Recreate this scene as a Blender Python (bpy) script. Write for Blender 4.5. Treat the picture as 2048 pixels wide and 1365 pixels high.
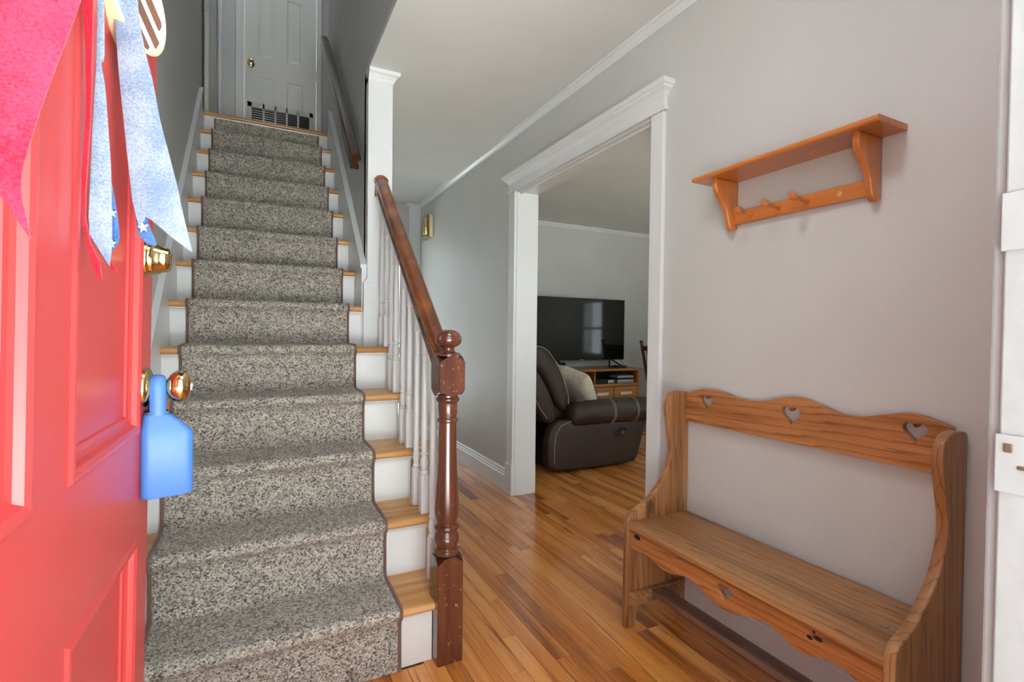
import bpy, bmesh, math, random
from mathutils import Vector, Matrix

for _o in list(bpy.data.objects):
    bpy.data.objects.remove(_o, do_unlink=True)
scene = bpy.context.scene
C = scene.collection
rnd = random.Random(7)

# ------------------------------------------------------------------ camera
CAM_Z = 1.08
YAW, PITCH, ROLL = 0.46944, -0.01753, -0.01142
F_PX = 995.09
cam_data = bpy.data.cameras.new('camera')
cam_data.sensor_fit = 'HORIZONTAL'
cam_data.sensor_width = 36.0
cam_data.lens = F_PX / 2048.0 * 36.0
cam_data.clip_start = 0.01
cam = bpy.data.objects.new('camera', cam_data)
C.objects.link(cam)
_f = Vector((math.sin(YAW) * math.cos(PITCH), math.cos(YAW) * math.cos(PITCH), math.sin(PITCH)))
_r = Vector((math.cos(YAW), -math.sin(YAW), 0.0))
_d = -(_r.cross(_f))
_r2 = math.cos(ROLL) * _r + math.sin(ROLL) * _d
_d2 = -math.sin(ROLL) * _r + math.cos(ROLL) * _d
M = Matrix((( _r2.x, -_d2.x, -_f.x, 0), (_r2.y, -_d2.y, -_f.y, 0), (_r2.z, -_d2.z, -_f.z, 0), (0, 0, 0, 1)))
cam.matrix_world = Matrix.Translation((0, 0, CAM_Z)) @ M
scene.camera = cam

# ------------------------------------------------------------------ sky, exposure
vs = scene.view_settings
vs.view_transform = 'Standard'
vs.look = 'None'
vs.gamma = 1.0
vs.use_curve_mapping = False
vs.exposure = 1.30
FILL_HALL, FILL_UP = 12.0, 7.0  # strengths of the two lamps added to brighten the interior

cy = scene.cycles
cy.max_bounces = 6
cy.diffuse_bounces = 4
cy.glossy_bounces = 3
cy.transmission_bounces = 3
cy.transparent_max_bounces = 8
cy.use_adaptive_sampling = True
cy.adaptive_threshold = 0.03
cy.caustics_reflective = False
cy.caustics_refractive = False

world = bpy.data.worlds.new('overcast_sky')
scene.world = world
world.use_nodes = True
wn = world.node_tree
bg = wn.nodes['Background']
bg.inputs['Color'].default_value = (0.84, 0.93, 1.0, 1)
bg.inputs['Strength'].default_value = 1.6

sun = bpy.data.lights.new('sun', 'SUN')
sun.energy = 56.0
sun.angle = math.radians(0.6)
sun.color = (0.91, 0.97, 1.0)
sun_o = bpy.data.objects.new('sun', sun)
C.objects.link(sun_o)
sun_o.rotation_euler = (math.radians(32), 0, math.radians(-12))

R90 = math.radians(90)

# ------------------------------------------------------------------ materials
def new_mat(name):
    m = bpy.data.materials.new(name)
    m.use_nodes = True
    nt = m.node_tree
    return m, nt, nt.nodes['Principled BSDF']

def N(nt, kind, **kw):
    n = nt.nodes.new(kind)
    for k, v in kw.items():
        setattr(n, k, v)
    return n

def srgb(r, g, b):
    def f(c):
        c /= 255.0
        return c / 12.92 if c <= 0.04045 else ((c + 0.055) / 1.055) ** 2.4
    return (f(r), f(g), f(b), 1.0)

def ramp(nt, stops):
    r = N(nt, 'ShaderNodeValToRGB')
    els = r.color_ramp.elements
    els[0].position, els[0].color = stops[0]
    els[1].position, els[1].color = stops[-1]
    for p, c in stops[1:-1]:
        e = els.new(p)
        e.color = c
    return r

def paint(name, col, rough=0.5, bump=0.02, scale=120.0, var=0.03, spec=0.5):
    m, nt, b = new_mat(name)
    tc = N(nt, 'ShaderNodeTexCoord')
    n1 = N(nt, 'ShaderNodeTexNoise')
    n1.inputs['Scale'].default_value = 2.5
    n1.inputs['Detail'].default_value = 2
    nt.links.new(tc.outputs['Object'], n1.inputs['Vector'])
    lo = tuple(c * (1 - var) for c in col[:3]) + (1,)
    hi = tuple(min(1, c * (1 + var)) for c in col[:3]) + (1,)
    r = ramp(nt, [(0.3, lo), (0.7, hi)])
    nt.links.new(n1.outputs['Fac'], r.inputs['Fac'])
    nt.links.new(r.outputs['Color'], b.inputs['Base Color'])
    b.inputs['Roughness'].default_value = rough
    b.inputs['Specular IOR Level'].default_value = spec
    if bump < 0.05:
        return m
    n2 = N(nt, 'ShaderNodeTexNoise')
    n2.inputs['Scale'].default_value = scale
    n2.inputs['Detail'].default_value = 2
    nt.links.new(tc.outputs['Object'], n2.inputs['Vector'])
    bp = N(nt, 'ShaderNodeBump')
    bp.inputs['Strength'].default_value = bump
    bp.inputs['Distance'].default_value = 0.01
    nt.links.new(n2.outputs['Fac'], bp.inputs['Height'])
    nt.links.new(bp.outputs['Normal'], b.inputs['Normal'])
    return m

def wood(name, dark, mid, light, axis='Y', freq=28.0, stretch=0.06, rough=0.35, coat=0.0, vary=0.0,
         knots=0.0, wear=None, bump=0.08, spec=0.5, streak=None, lines=None):
    """grain runs along `axis`; freq = streaks per metre across"""
    m, nt, b = new_mat(name)
    L = nt.links.new
    tc = N(nt, 'ShaderNodeTexCoord')
    mp = N(nt, 'ShaderNodeMapping')
    sc = [1.0, 1.0, 1.0]
    sc['XYZ'.index(axis)] = stretch
    mp.inputs['Scale'].default_value = sc
    L(tc.outputs['Object'], mp.inputs['Vector'])
    vec = mp.outputs['Vector']
    oi = N(nt, 'ShaderNodeObjectInfo')
    if vary > 0:
        add = N(nt, 'ShaderNodeVectorMath', operation='MULTIPLY_ADD')
        cmb = N(nt, 'ShaderNodeCombineXYZ')
        for i in range(3):
            L(oi.outputs['Random'], cmb.inputs[i])
        add.inputs[1].default_value = (17.3, 29.1, 41.7)
        L(cmb.outputs[0], add.inputs[0])
        L(vec, add.inputs[2])
        vec = add.outputs[0]
    n1 = N(nt, 'ShaderNodeTexNoise')
    n1.inputs['Scale'].default_value = freq
    n1.inputs['Detail'].default_value = 4
    n1.inputs['Roughness'].default_value = 0.65
    n1.inputs['Distortion'].default_value = 0.6
    L(vec, n1.inputs['Vector'])
    n0 = N(nt, 'ShaderNodeTexNoise')
    n0.inputs['Scale'].default_value = freq * 0.22
    n0.inputs['Detail'].default_value = 2
    n0.inputs['Distortion'].default_value = 1.2
    L(vec, n0.inputs['Vector'])
    mixf = N(nt, 'ShaderNodeMath', operation='MULTIPLY_ADD')
    mixf.inputs[1].default_value = 0.55
    L(n0.outputs['Fac'], mixf.inputs[0])
    sub = N(nt, 'ShaderNodeMath', operation='MULTIPLY')
    sub.inputs[1].default_value = 0.45
    L(n1.outputs['Fac'], sub.inputs[0])
    L(sub.outputs[0], mixf.inputs[2])
    fac = mixf.outputs[0]
    if vary > 0:
        sh = N(nt, 'ShaderNodeMath', operation='MULTIPLY_ADD')
        sh.inputs[1].default_value = vary
        sh.inputs[2].default_value = -vary * 0.5
        L(oi.outputs['Random'], sh.inputs[0])
        ad = N(nt, 'ShaderNodeMath', operation='ADD')
        L(fac, ad.inputs[0])
        L(sh.outputs[0], ad.inputs[1])
        fac = ad.outputs[0]
    r = ramp(nt, [(0.30, dark), (0.47, mid), (0.66, light)])
    L(fac, r.inputs['Fac'])
    col = r.outputs['Color']
    if lines:
        wv = N(nt, 'ShaderNodeTexWave', wave_type='BANDS', bands_direction='DIAGONAL', wave_profile='SAW')
        wv.inputs['Scale'].default_value = lines
        wv.inputs['Distortion'].default_value = 5.0
        wv.inputs['Detail'].default_value = 3.0
        wv.inputs['Detail Scale'].default_value = 2.2
        L(vec, wv.inputs['Vector'])
        rw = ramp(nt, [(0.0, (1, 1, 1, 1)), (0.75, (0.92, 0.92, 0.92, 1)), (0.97, (0.48, 0.42, 0.38, 1))])
        L(wv.outputs['Fac'], rw.inputs['Fac'])
        ml = N(nt, 'ShaderNodeMix', data_type='RGBA', blend_type='MULTIPLY')
        ml.inputs[0].default_value = 0.85
        L(col, ml.inputs[6])
        L(rw.outputs['Color'], ml.inputs[7])
        col = ml.outputs[2]
    if streak:
        n3 = N(nt, 'ShaderNodeTexNoise')
        n3.inputs['Scale'].default_value = freq * 0.9
        n3.inputs['Detail'].default_value = 3
        n3.inputs['Distortion'].default_value = 2.0
        L(vec, n3.inputs['Vector'])
        r3 = ramp(nt, [(0.60, (0, 0, 0, 1)), (0.70, (1, 1, 1, 1))])
        L(n3.outputs['Fac'], r3.inputs['Fac'])
        mx = N(nt, 'ShaderNodeMix', data_type='RGBA')
        mm = N(nt, 'ShaderNodeMath', operation='MULTIPLY')
        mm.inputs[1].default_value = 0.75
        L(r3.outputs['Color'], mm.inputs[0])
        L(mm.outputs[0], mx.inputs[0])
        L(col, mx.inputs[6])
        mx.inputs[7].default_value = streak
        col = mx.outputs[2]
    if knots > 0:
        v = N(nt, 'ShaderNodeTexVoronoi')
        v.inputs['Scale'].default_value = knots
        mk = N(nt, 'ShaderNodeMapping')
        s2 = [1.0, 1.0, 1.0]
        s2['XYZ'.index(axis)] = 0.55
        mk.inputs['Scale'].default_value = s2
        L(tc.outputs['Object'], mk.inputs['Vector'])
        L(mk.outputs['Vector'], v.inputs['Vector'])
        rk = ramp(nt, [(0.035, (1, 1, 1, 1)), (0.10, (0, 0, 0, 1))])
        L(v.outputs['Distance'], rk.inputs['Fac'])
        mx = N(nt, 'ShaderNodeMix', data_type='RGBA')
        mm = N(nt, 'ShaderNodeMath', operation='MULTIPLY')
        mm.inputs[1].default_value = 0.8
        L(rk.outputs['Color'], mm.inputs[0])
        L(mm.outputs[0], mx.inputs[0])
        L(col, mx.inputs[6])
        mx.inputs[7].default_value = tuple(c * 0.35 for c in dark[:3]) + (1,)
        col = mx.outputs[2]
    if wear:
        n4 = N(nt, 'ShaderNodeTexNoise')
        n4.inputs['Scale'].default_value = wear[1]
        n4.inputs['Detail'].default_value = 5
        n4.inputs['Roughness'].default_value = 0.7
        L(tc.outputs['Object'], n4.inputs['Vector'])
        r4 = ramp(nt, [(wear[2], (0, 0, 0, 1)), (wear[2] + 0.06, (1, 1, 1, 1))])
        L(n4.outputs['Fac'], r4.inputs['Fac'])
        mx = N(nt, 'ShaderNodeMix', data_type='RGBA')
        L(r4.outputs['Color'], mx.inputs[0])
        L(col, mx.inputs[6])
        mx.inputs[7].default_value = wear[0]
        col = mx.outputs[2]
    L(col, b.inputs['Base Color'])
    b.inputs['Roughness'].default_value = rough
    b.inputs['Coat Weight'].default_value = coat
    b.inputs['Coat Roughness'].default_value = 0.12
    b.inputs['Specular IOR Level'].default_value = spec
    if bump < 0.05:
        return m
    bp = N(nt, 'ShaderNodeBump')
    bp.inputs['Strength'].default_value = bump
    bp.inputs['Distance'].default_value = 0.004
    L(n1.outputs['Fac'], bp.inputs['Height'])
    L(bp.outputs['Normal'], b.inputs['Normal'])
    return m

def metal(name, col, rough=0.2):
    m, nt, b = new_mat(name)
    b.inputs['Metallic'].default_value = 1.0
    tc = N(nt, 'ShaderNodeTexCoord')
    n1 = N(nt, 'ShaderNodeTexNoise')
    n1.inputs['Scale'].default_value = 60
    nt.links.new(tc.outputs['Object'], n1.inputs['Vector'])
    r = ramp(nt, [(0.3, tuple(c * 0.9 for c in col[:3]) + (1,)), (0.7, col)])
    nt.links.new(n1.outputs['Fac'], r.inputs['Fac'])
    nt.links.new(r.outputs['Color'], b.inputs['Base Color'])
    b.inputs['Roughness'].default_value = rough
    return m

def cloth(name, c1, c2, scale=600.0, rough=0.95, bump=0.4, blot=6.0, sheen=0.2):
    m, nt, b = new_mat(name)
    L = nt.links.new
    tc = N(nt, 'ShaderNodeTexCoord')
    w1 = N(nt, 'ShaderNodeTexNoise')
    w1.inputs['Scale'].default_value = scale
    w1.inputs['Detail'].default_value = 2
    L(tc.outputs['Object'], w1.inputs['Vector'])
    w2 = N(nt, 'ShaderNodeTexNoise')
    w2.inputs['Scale'].default_value = blot * 4
    w2.inputs['Detail'].default_value = 5
    L(tc.outputs['Object'], w2.inputs['Vector'])
    ad = N(nt, 'ShaderNodeMath', operation='ADD')
    L(w1.outputs['Fac'], ad.inputs[0])
    L(w2.outputs['Fac'], ad.inputs[1])
    hv = N(nt, 'ShaderNodeMath', operation='MULTIPLY')
    hv.inputs[1].default_value = 0.5
    L(ad.outputs[0], hv.inputs[0])
    r = ramp(nt, [(0.4, c1), (0.6, c2)])
    L(hv.outputs[0], r.inputs['Fac'])
    L(r.outputs['Color'], b.inputs['Base Color'])
    b.inputs['Roughness'].default_value = rough
    b.inputs['Sheen Weight'].default_value = sheen
    b.inputs['Specular IOR Level'].default_value = 0.2
    bp = N(nt, 'ShaderNodeBump')
    bp.inputs['Strength'].default_value = bump
    bp.inputs['Distance'].default_value = 0.002
    L(w1.outputs['Fac'], bp.inputs['Height'])
    L(bp.outputs['Normal'], b.inputs['Normal'])
    return m

def carpet_mat():
    m, nt, b = new_mat('berber_carpet')
    L = nt.links.new
    tc = N(nt, 'ShaderNodeTexCoord')
    v = N(nt, 'ShaderNodeTexVoronoi')
    v.inputs['Scale'].default_value = 225
    L(tc.outputs['Object'], v.inputs['Vector'])
    sep = N(nt, 'ShaderNodeSeparateColor')
    L(v.outputs['Color'], sep.inputs[0])
    r = ramp(nt, [(0.0, srgb(86, 78, 70)), (0.22, srgb(140, 132, 122)), (0.5, srgb(178, 170, 160)), (0.78, srgb(200, 193, 183)), (1.0, srgb(220, 214, 205))])
    L(sep.outputs[0], r.inputs['Fac'])
    n2 = N(nt, 'ShaderNodeTexNoise')
    n2.inputs['Scale'].default_value = 30
    n2.inputs['Detail'].default_value = 3
    L(tc.outputs['Object'], n2.inputs['Vector'])
    r2 = ramp(nt, [(0.3, (0.78, 0.78, 0.80, 1)), (0.7, (1.05, 1.04, 1.02, 1))])
    L(n2.outputs['Fac'], r2.inputs['Fac'])
    mx = N(nt, 'ShaderNodeMix', data_type='RGBA', blend_type='MULTIPLY')
    mx.inputs[0].default_value = 1
    L(r.outputs['Color'], mx.inputs[6])
    L(r2.outputs['Color'], mx.inputs[7])
    L(mx.outputs[2], b.inputs['Base Color'])
    b.inputs['Roughness'].default_value = 1.0
    b.inputs['Specular IOR Level'].default_value = 0.1
    b.inputs['Sheen Weight'].default_value = 0.15
    bp = N(nt, 'ShaderNodeBump')
    bp.invert = True
    bp.inputs['Strength'].default_value = 0.9
    bp.inputs['Distance'].default_value = 0.004
    L(v.outputs['Distance'], bp.inputs['Height'])
    L(bp.outputs['Normal'], b.inputs['Normal'])
    return m

def leather_mat():
    m, nt, b = new_mat('brown_leather')
    L = nt.links.new
    tc = N(nt, 'ShaderNodeTexCoord')
    n1 = N(nt, 'ShaderNodeTexNoise')
    n1.inputs['Scale'].default_value = 5
    n1.inputs['Detail'].default_value = 4
    L(tc.outputs['Object'], n1.inputs['Vector'])
    r = ramp(nt, [(0.3, srgb(40, 27, 22)), (0.7, srgb(54, 38, 32))])
    L(n1.outputs['Fac'], r.inputs['Fac'])
    L(r.outputs['Color'], b.inputs['Base Color'])
    b.inputs['Roughness'].default_value = 0.55
    v = N(nt, 'ShaderNodeTexVoronoi')
    v.inputs['Scale'].default_value = 250
    L(tc.outputs['Object'], v.inputs['Vector'])
    bp = N(nt, 'ShaderNodeBump')
    bp.inputs['Strength'].default_value = 0.12
    bp.inputs['Distance'].default_value = 0.003
    L(v.outputs['Distance'], bp.inputs['Height'])
    L(bp.outputs['Normal'], b.inputs['Normal'])
    return m

def glass_mat():
    m = bpy.data.materials.new('window_glass')
    m.use_nodes = True
    nt = m.node_tree
    nt.nodes.clear()
    out = N(nt, 'ShaderNodeOutputMaterial')
    tr = N(nt, 'ShaderNodeBsdfTransparent')
    gl = N(nt, 'ShaderNodeBsdfGlossy')
    gl.inputs['Roughness'].default_value = 0.02
    mx = N(nt, 'ShaderNodeMixShader')
    mx.inputs[0].default_value = 0.05
    nt.links.new(tr.outputs[0], mx.inputs[1])
    nt.links.new(gl.outputs[0], mx.inputs[2])
    nt.links.new(mx.outputs[0], out.inputs['Surface'])
    return m

def leaf_mat(name, c1, c2):
    m, nt, b = new_mat(name)
    tc = N(nt, 'ShaderNodeTexCoord')
    n1 = N(nt, 'ShaderNodeTexNoise')
    n1.inputs['Scale'].default_value = 9
    n1.inputs['Detail'].default_value = 6
    nt.links.new(tc.outputs['Object'], n1.inputs['Vector'])
    r = ramp(nt, [(0.35, c1), (0.65, c2)])
    nt.links.new(n1.outputs['Fac'], r.inputs['Fac'])
    nt.links.new(r.outputs['Color'], b.inputs['Base Color'])
    b.inputs['Roughness'].default_value = 0.7
    return m

M_WALL = paint('grey_wall_paint', srgb(197, 197, 196), 0.5, 0.03, 160)
M_CEIL = paint('ceiling_paint', srgb(222, 223, 222), 0.7, 0.0, 90)
M_TRIM = paint('white_gloss_trim', srgb(219, 221, 224), 0.3, 0.015, 60, 0.015)
M_RISER = paint('white_riser_paint', srgb(220, 221, 222), 0.4, 0.03, 50, 0.03)
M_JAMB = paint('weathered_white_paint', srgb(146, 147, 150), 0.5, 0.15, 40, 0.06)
M_RED = paint('red_door_paint', srgb(196, 66, 68), 0.33, 0.03, 60, 0.03)
M_DOORW = paint('white_panel_door_paint', srgb(216, 216, 212), 0.4, 0.03, 150, 0.02)
M_GRILLE = paint('painted_metal_grille', srgb(205, 205, 200), 0.4, 0.01, 60, 0.02)
M_DARK = paint('dark_void', srgb(30, 30, 28), 0.8, 0.0, 50, 0.05)
M_LOUVRE = paint('dark_louvre_metal', srgb(84, 86, 82), 0.25, 0.0, 50, 0.05)
M_FLOOR = wood('strip_floor', srgb(134, 72, 30), srgb(198, 122, 56), srgb(220, 152, 82), 'Y', 30, 0.05, 0.2, 0.35, vary=0.22, streak=srgb(112, 60, 26), bump=0.03)
M_FLOORBASE = wood('subfloor_wood', srgb(60, 34, 18), srgb(130, 82, 44), srgb(160, 110, 64), 'Y', 30, 0.05, 0.35, 0.1)
M_OAK = wood('oak_tread', srgb(150, 98, 50), srgb(192, 140, 82), srgb(214, 168, 112), 'X', 60, 0.06, 0.32, 0.1, vary=0.08)
M_NEWEL = wood('mahogany_stain', srgb(58, 30, 22), srgb(92, 50, 36), srgb(122, 70, 48), 'Z', 26, 0.10, 0.25, 0.5, wear=(srgb(190, 150, 124), 60, 0.635), bump=0.03)
M_RAILD = wood('dark_wall_rail', srgb(34, 18, 10), srgb(60, 34, 18), srgb(82, 48, 28), 'Y', 22, 0.12, 0.25, 0.5, bump=0.03)
M_RAIL = wood('mahogany_rail', srgb(78, 36, 16), srgb(112, 58, 26), srgb(146, 84, 40), 'Y', 22, 0.12, 0.25, 0.5, wear=(srgb(170, 105, 50), 9, 0.70), bump=0.03)
M_PINE = wood('old_pine_y', srgb(122, 72, 38), srgb(174, 112, 64), srgb(196, 138, 88), 'Y', 42, 0.05, 0.42, 0.08, knots=4.0, bump=0.08, vary=0.05, lines=26)
M_PINE_Z = wood('old_pine_z', srgb(112, 70, 42), srgb(162, 112, 70), srgb(188, 140, 96), 'Z', 42, 0.05, 0.45, 0.05, knots=3.6, bump=0.08, vary=0.05, lines=22)
M_PINE_SEAT = wood('worn_pine_seat', srgb(112, 72, 44), srgb(162, 114, 73), srgb(186, 140, 96), 'Y', 40, 0.05, 0.45, 0.05, knots=3.2, bump=0.08, lines=24)
M_STRETCH = wood('cool_lit_stretcher', srgb(96, 72, 62), srgb(124, 96, 84), srgb(146, 118, 104), 'Y', 30, 0.06, 0.3, 0.2)  # bluish light on the stretcher's top is put into this wood colour
M_ORANGE = wood('amber_pine', srgb(164, 86, 34), srgb(196, 116, 52), srgb(214, 142, 78), 'Y', 26, 0.05, 0.28, 0.4, knots=2.6, bump=0.03)
M_ORANGE_Z = wood('amber_pine_z', srgb(160, 82, 34), srgb(192, 110, 50), srgb(208, 134, 70), 'Z', 26, 0.06, 0.28, 0.4, bump=0.03)
M_ENDGRAIN = paint('end_grain', srgb(200, 160, 110), 0.6, 0.05, 200, 0.1)
M_CONSOLE = wood('oak_console', srgb(120, 74, 34), srgb(160, 106, 56), srgb(184, 132, 78), 'X', 36, 0.08, 0.35, 0.2)
M_CHAIRWOOD = wood('dark_chair_wood', srgb(52, 28, 16), srgb(86, 48, 28), srgb(112, 66, 40), 'Z', 30, 0.1, 0.3, 0.3)
M_BRASS = metal('polished_brass', (0.80, 0.62, 0.30, 1), 0.14)
M_CHIME = metal('aged_brass', (0.55, 0.45, 0.26, 1), 0.28)
M_STEEL = metal('steel', (0.6, 0.6, 0.6, 1), 0.3)
M_RUST = paint('rusty_strike', srgb(84, 62, 50), 0.7, 0.2, 90, 0.3)
M_CARPET = carpet_mat()
M_BIND = cloth('brown_binding', srgb(104, 78, 72), srgb(132, 102, 94), 700)
M_BLUE = paint('blue_rubber', srgb(72, 120, 196), 0.45, 0.01, 200, 0.03)
M_BLACK = paint('black_plastic', srgb(22, 22, 23), 0.35, 0.01, 200, 0.05)
M_SCREEN = paint('tv_screen', srgb(14, 14, 13), 0.06, 0.0, 10, 0.02)
M_LEATHER = leather_mat()
M_STITCH = paint('tan_stitching', srgb(176, 160, 140), 0.8, 0.0, 10, 0.05)
M_KNIT = cloth('cream_knit', srgb(206, 198, 176), srgb(226, 218, 198), 90, 0.95, 0.9)
M_BURLAP = cloth('red_burlap', srgb(176, 26, 54), srgb(206, 54, 84), 420, 0.95, 0.6)
M_REDCLOTH = cloth('red_cloth', srgb(160, 14, 34), srgb(200, 34, 54), 420)
M_DENIM = cloth('pale_denim', srgb(112, 130, 160), srgb(150, 162, 178), 380)
M_DENIMD = cloth('blue_denim', srgb(52, 86, 140), srgb(80, 116, 170), 400)
M_STAR = cloth('white_star_cloth', srgb(226, 226, 230), srgb(240, 240, 240), 400)
M_CREAM = paint('cream_paint', srgb(226, 216, 176), 0.6, 0.1, 60, 0.05)
M_WHITEO = paint('white_ornament', srgb(236, 234, 226), 0.5, 0.05, 60, 0.02)
M_BROWN = paint('brown_stripe', srgb(116, 76, 62), 0.6, 0.05, 60, 0.05)
M_VINE = wood('grapevine', srgb(60, 40, 26), srgb(96, 68, 46), srgb(122, 92, 64), 'Y', 60, 0.3, 0.8)
M_GLASS = glass_mat()
M_LEAF = leaf_mat('foliage', srgb(40, 70, 30), srgb(110, 140, 80))
M_GRASS = leaf_mat('lawn', srgb(92, 96, 84), srgb(134, 138, 122))
M_BARK = wood('bark', srgb(50, 40, 32), srgb(84, 70, 58), srgb(110, 96, 82), 'Z', 14, 0.2, 0.9)
M_CUSH = cloth('tan_patterned_cushion', srgb(130, 112, 88), srgb(196, 182, 152), 40)
M_CD = paint('media_case', srgb(150, 165, 170), 0.3, 0.0, 20, 0.2)
M_PAPER = paint('painted_grey_outside', srgb(200, 200, 196), 0.7)

# ------------------------------------------------------------------ helpers
ROOTLOC = {}

def tag(o, label=None, cat=None, group=None, kind=None):
    if label: o['label'] = label
    if cat: o['category'] = cat
    if group: o['group'] = group
    if kind: o['kind'] = kind
    return o

def thing(name, label, cat, loc=(0, 0, 0), rotz=0.0, group=None, kind=None):
    o = bpy.data.objects.new(name, None)
    o.empty_display_size = 0.1
    C.objects.link(o)
    o.location = loc
    o.rotation_euler = (0, 0, rotz)
    ROOTLOC[o.name] = Vector(loc)
    return tag(o, label, cat, group, kind)

class MB:
    """collects shapes, built as ONE mesh object"""
    def __init__(self):
        self.bm = bmesh.new()

    def box(self, x0, x1, y0, y1, z0, z1, bev=0.0, seg=2, mat=None):
        b = bmesh.new()
        bmesh.ops.create_cube(b, size=1.0)
        for v in b.verts:
            v.co = Vector(((x0 + x1) / 2 + v.co.x * (x1 - x0), (y0 + y1) / 2 + v.co.y * (y1 - y0), (z0 + z1) / 2 + v.co.z * (z1 - z0)))
        if bev > 0:
            bmesh.ops.bevel(b, geom=b.edges[:], offset=bev, segments=seg, profile=0.5, affect='EDGES')
        self._merge(b, mat)
        return self

    def _merge(self, b, mat=None):
        if mat is not None:
            bmesh.ops.transform(b, matrix=mat, verts=b.verts)
        tmp = bpy.data.meshes.new('tmp')
        b.to_mesh(tmp)
        b.free()
        self.bm.from_mesh(tmp)
        bpy.data.meshes.remove(tmp)

    def lathe(self, prof, cx, cy, seg=24, mat=None, axis='Z'):
        """prof: [(r, z)] ; axis Z at (cx, cy)"""
        b = bmesh.new()
        rings = []
        for (r, z) in prof:
            if r < 1e-5:
                rings.append([b.verts.new((cx, cy, z))])
            else:
                rings.append([b.verts.new((cx + r * math.cos(2 * math.pi * i / seg), cy + r * math.sin(2 * math.pi * i / seg), z)) for i in range(seg)])
        for a, c in zip(rings, rings[1:]):
            for i in range(seg):
                j = (i + 1) % seg
                if len(a) == 1 and len(c) == 1:
                    continue
                if len(a) == 1:
                    b.faces.new((a[0], c[j], c[i])[::-1])
                elif len(c) == 1:
                    b.faces.new((a[i], a[j], c[0]))
                else:
                    b.faces.new((a[i], a[j], c[j], c[i]))
        for ring, flip in ((rings[0], True), (rings[-1], False)):
            if len(ring) > 2:
                b.faces.new(ring[::-1] if flip else ring)
        self._merge(b, mat)
        return self

    def tube(self, path, r, seg=8, closed=False):
        b = bmesh.new()
        pts = [Vector(p) for p in path]
        n = len(pts)
        rings = []
        prev = None
        for i, p in enumerate(pts):
            if closed:
                t = (pts[(i + 1) % n] - pts[i - 1]).normalized()
            else:
                t = (pts[min(i + 1, n - 1)] - pts[max(i - 1, 0)]).normalized()
            if prev is None:
                u = t.orthogonal().normalized()
            else:
                u = (prev - t * prev.dot(t)).normalized()
            prev = u
            w = t.cross(u)
            rr = r[i] if isinstance(r, (list, tuple)) else r
            rings.append([b.verts.new(p + (u * math.cos(2 * math.pi * k / seg) + w * math.sin(2 * math.pi * k / seg)) * rr) for k in range(seg)])
        pairs = list(zip(rings, rings[1:]))
        if closed:
            pairs.append((rings[-1], rings[0]))
        for a, c in pairs:
            for k in range(seg):
                j = (k + 1) % seg
                b.faces.new((a[k], a[j], c[j], c[k]))
        if not closed:
            b.faces.new(rings[0][::-1])
            b.faces.new(rings[-1])
        bmesh.ops.recalc_face_normals(b, faces=b.faces)
        self._merge(b)
        return self

    def prism(self, prof, axis, a, c, bev=0.0, mat=None):
        """prof: closed 2D outline ; axis 'X' -> (y,z), 'Y' -> (x,z), 'Z' -> (x,y)"""
        b = bmesh.new()
        def P(p, t):
            if axis == 'X': return (t, p[0], p[1])
            if axis == 'Y': return (p[0], t, p[1])
            return (p[0], p[1], t)
        A = [b.verts.new(P(p, a)) for p in prof]
        B = [b.verts.new(P(p, c)) for p in prof]
        n = len(prof)
        b.faces.new(A)
        b.faces.new(B[::-1])
        for i in range(n):
            j = (i + 1) % n
            b.faces.new((A[j], A[i], B[i], B[j]))
        bmesh.ops.recalc_face_normals(b, faces=b.faces)
        if bev > 0:
            bmesh.ops.bevel(b, geom=b.edges[:], offset=bev, segments=2, profile=0.5, affect='EDGES', clamp_overlap=True)
        self._merge(b, mat)
        return self

    def build(self, name, mat, parent=None, smooth=None, local=False):
        me = bpy.data.meshes.new(name)
        off = Vector((0, 0, 0))
        if parent is not None and not local:
            off = ROOTLOC.get(parent.name, Vector((0, 0, 0)))
        if off.length > 0:
            bmesh.ops.translate(self.bm, vec=-off, verts=self.bm.verts)
        bmesh.ops.recalc_face_normals(self.bm, faces=self.bm.faces)
        self.bm.to_mesh(me)
        self.bm.free()
        o = link_mesh(name, me, mat, parent, smooth)
        if parent is not None and not local:
            ROOTLOC[o.name] = off
        else:
            ROOTLOC[o.name] = Vector((0, 0, 0))
        return o

def link_mesh(name, me, mat, parent=None, smooth=None):
    if mat is not None:
        me.materials.append(mat)
    o = bpy.data.objects.new(name, me)
    C.objects.link(o)
    if parent is not None:
        o.parent = parent
    if smooth is not None:
        me.polygons.foreach_set('use_smooth', [True] * len(me.polygons))
        try:
            me.set_sharp_from_angle(angle=math.radians(smooth))
        except Exception:
            pass
    me.update()
    return o

def struct(name, label, cat, mb, mat, smooth=None):
    o = mb.build(name, mat, None, smooth)
    return tag(o, label, cat, None, 'structure')

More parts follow.
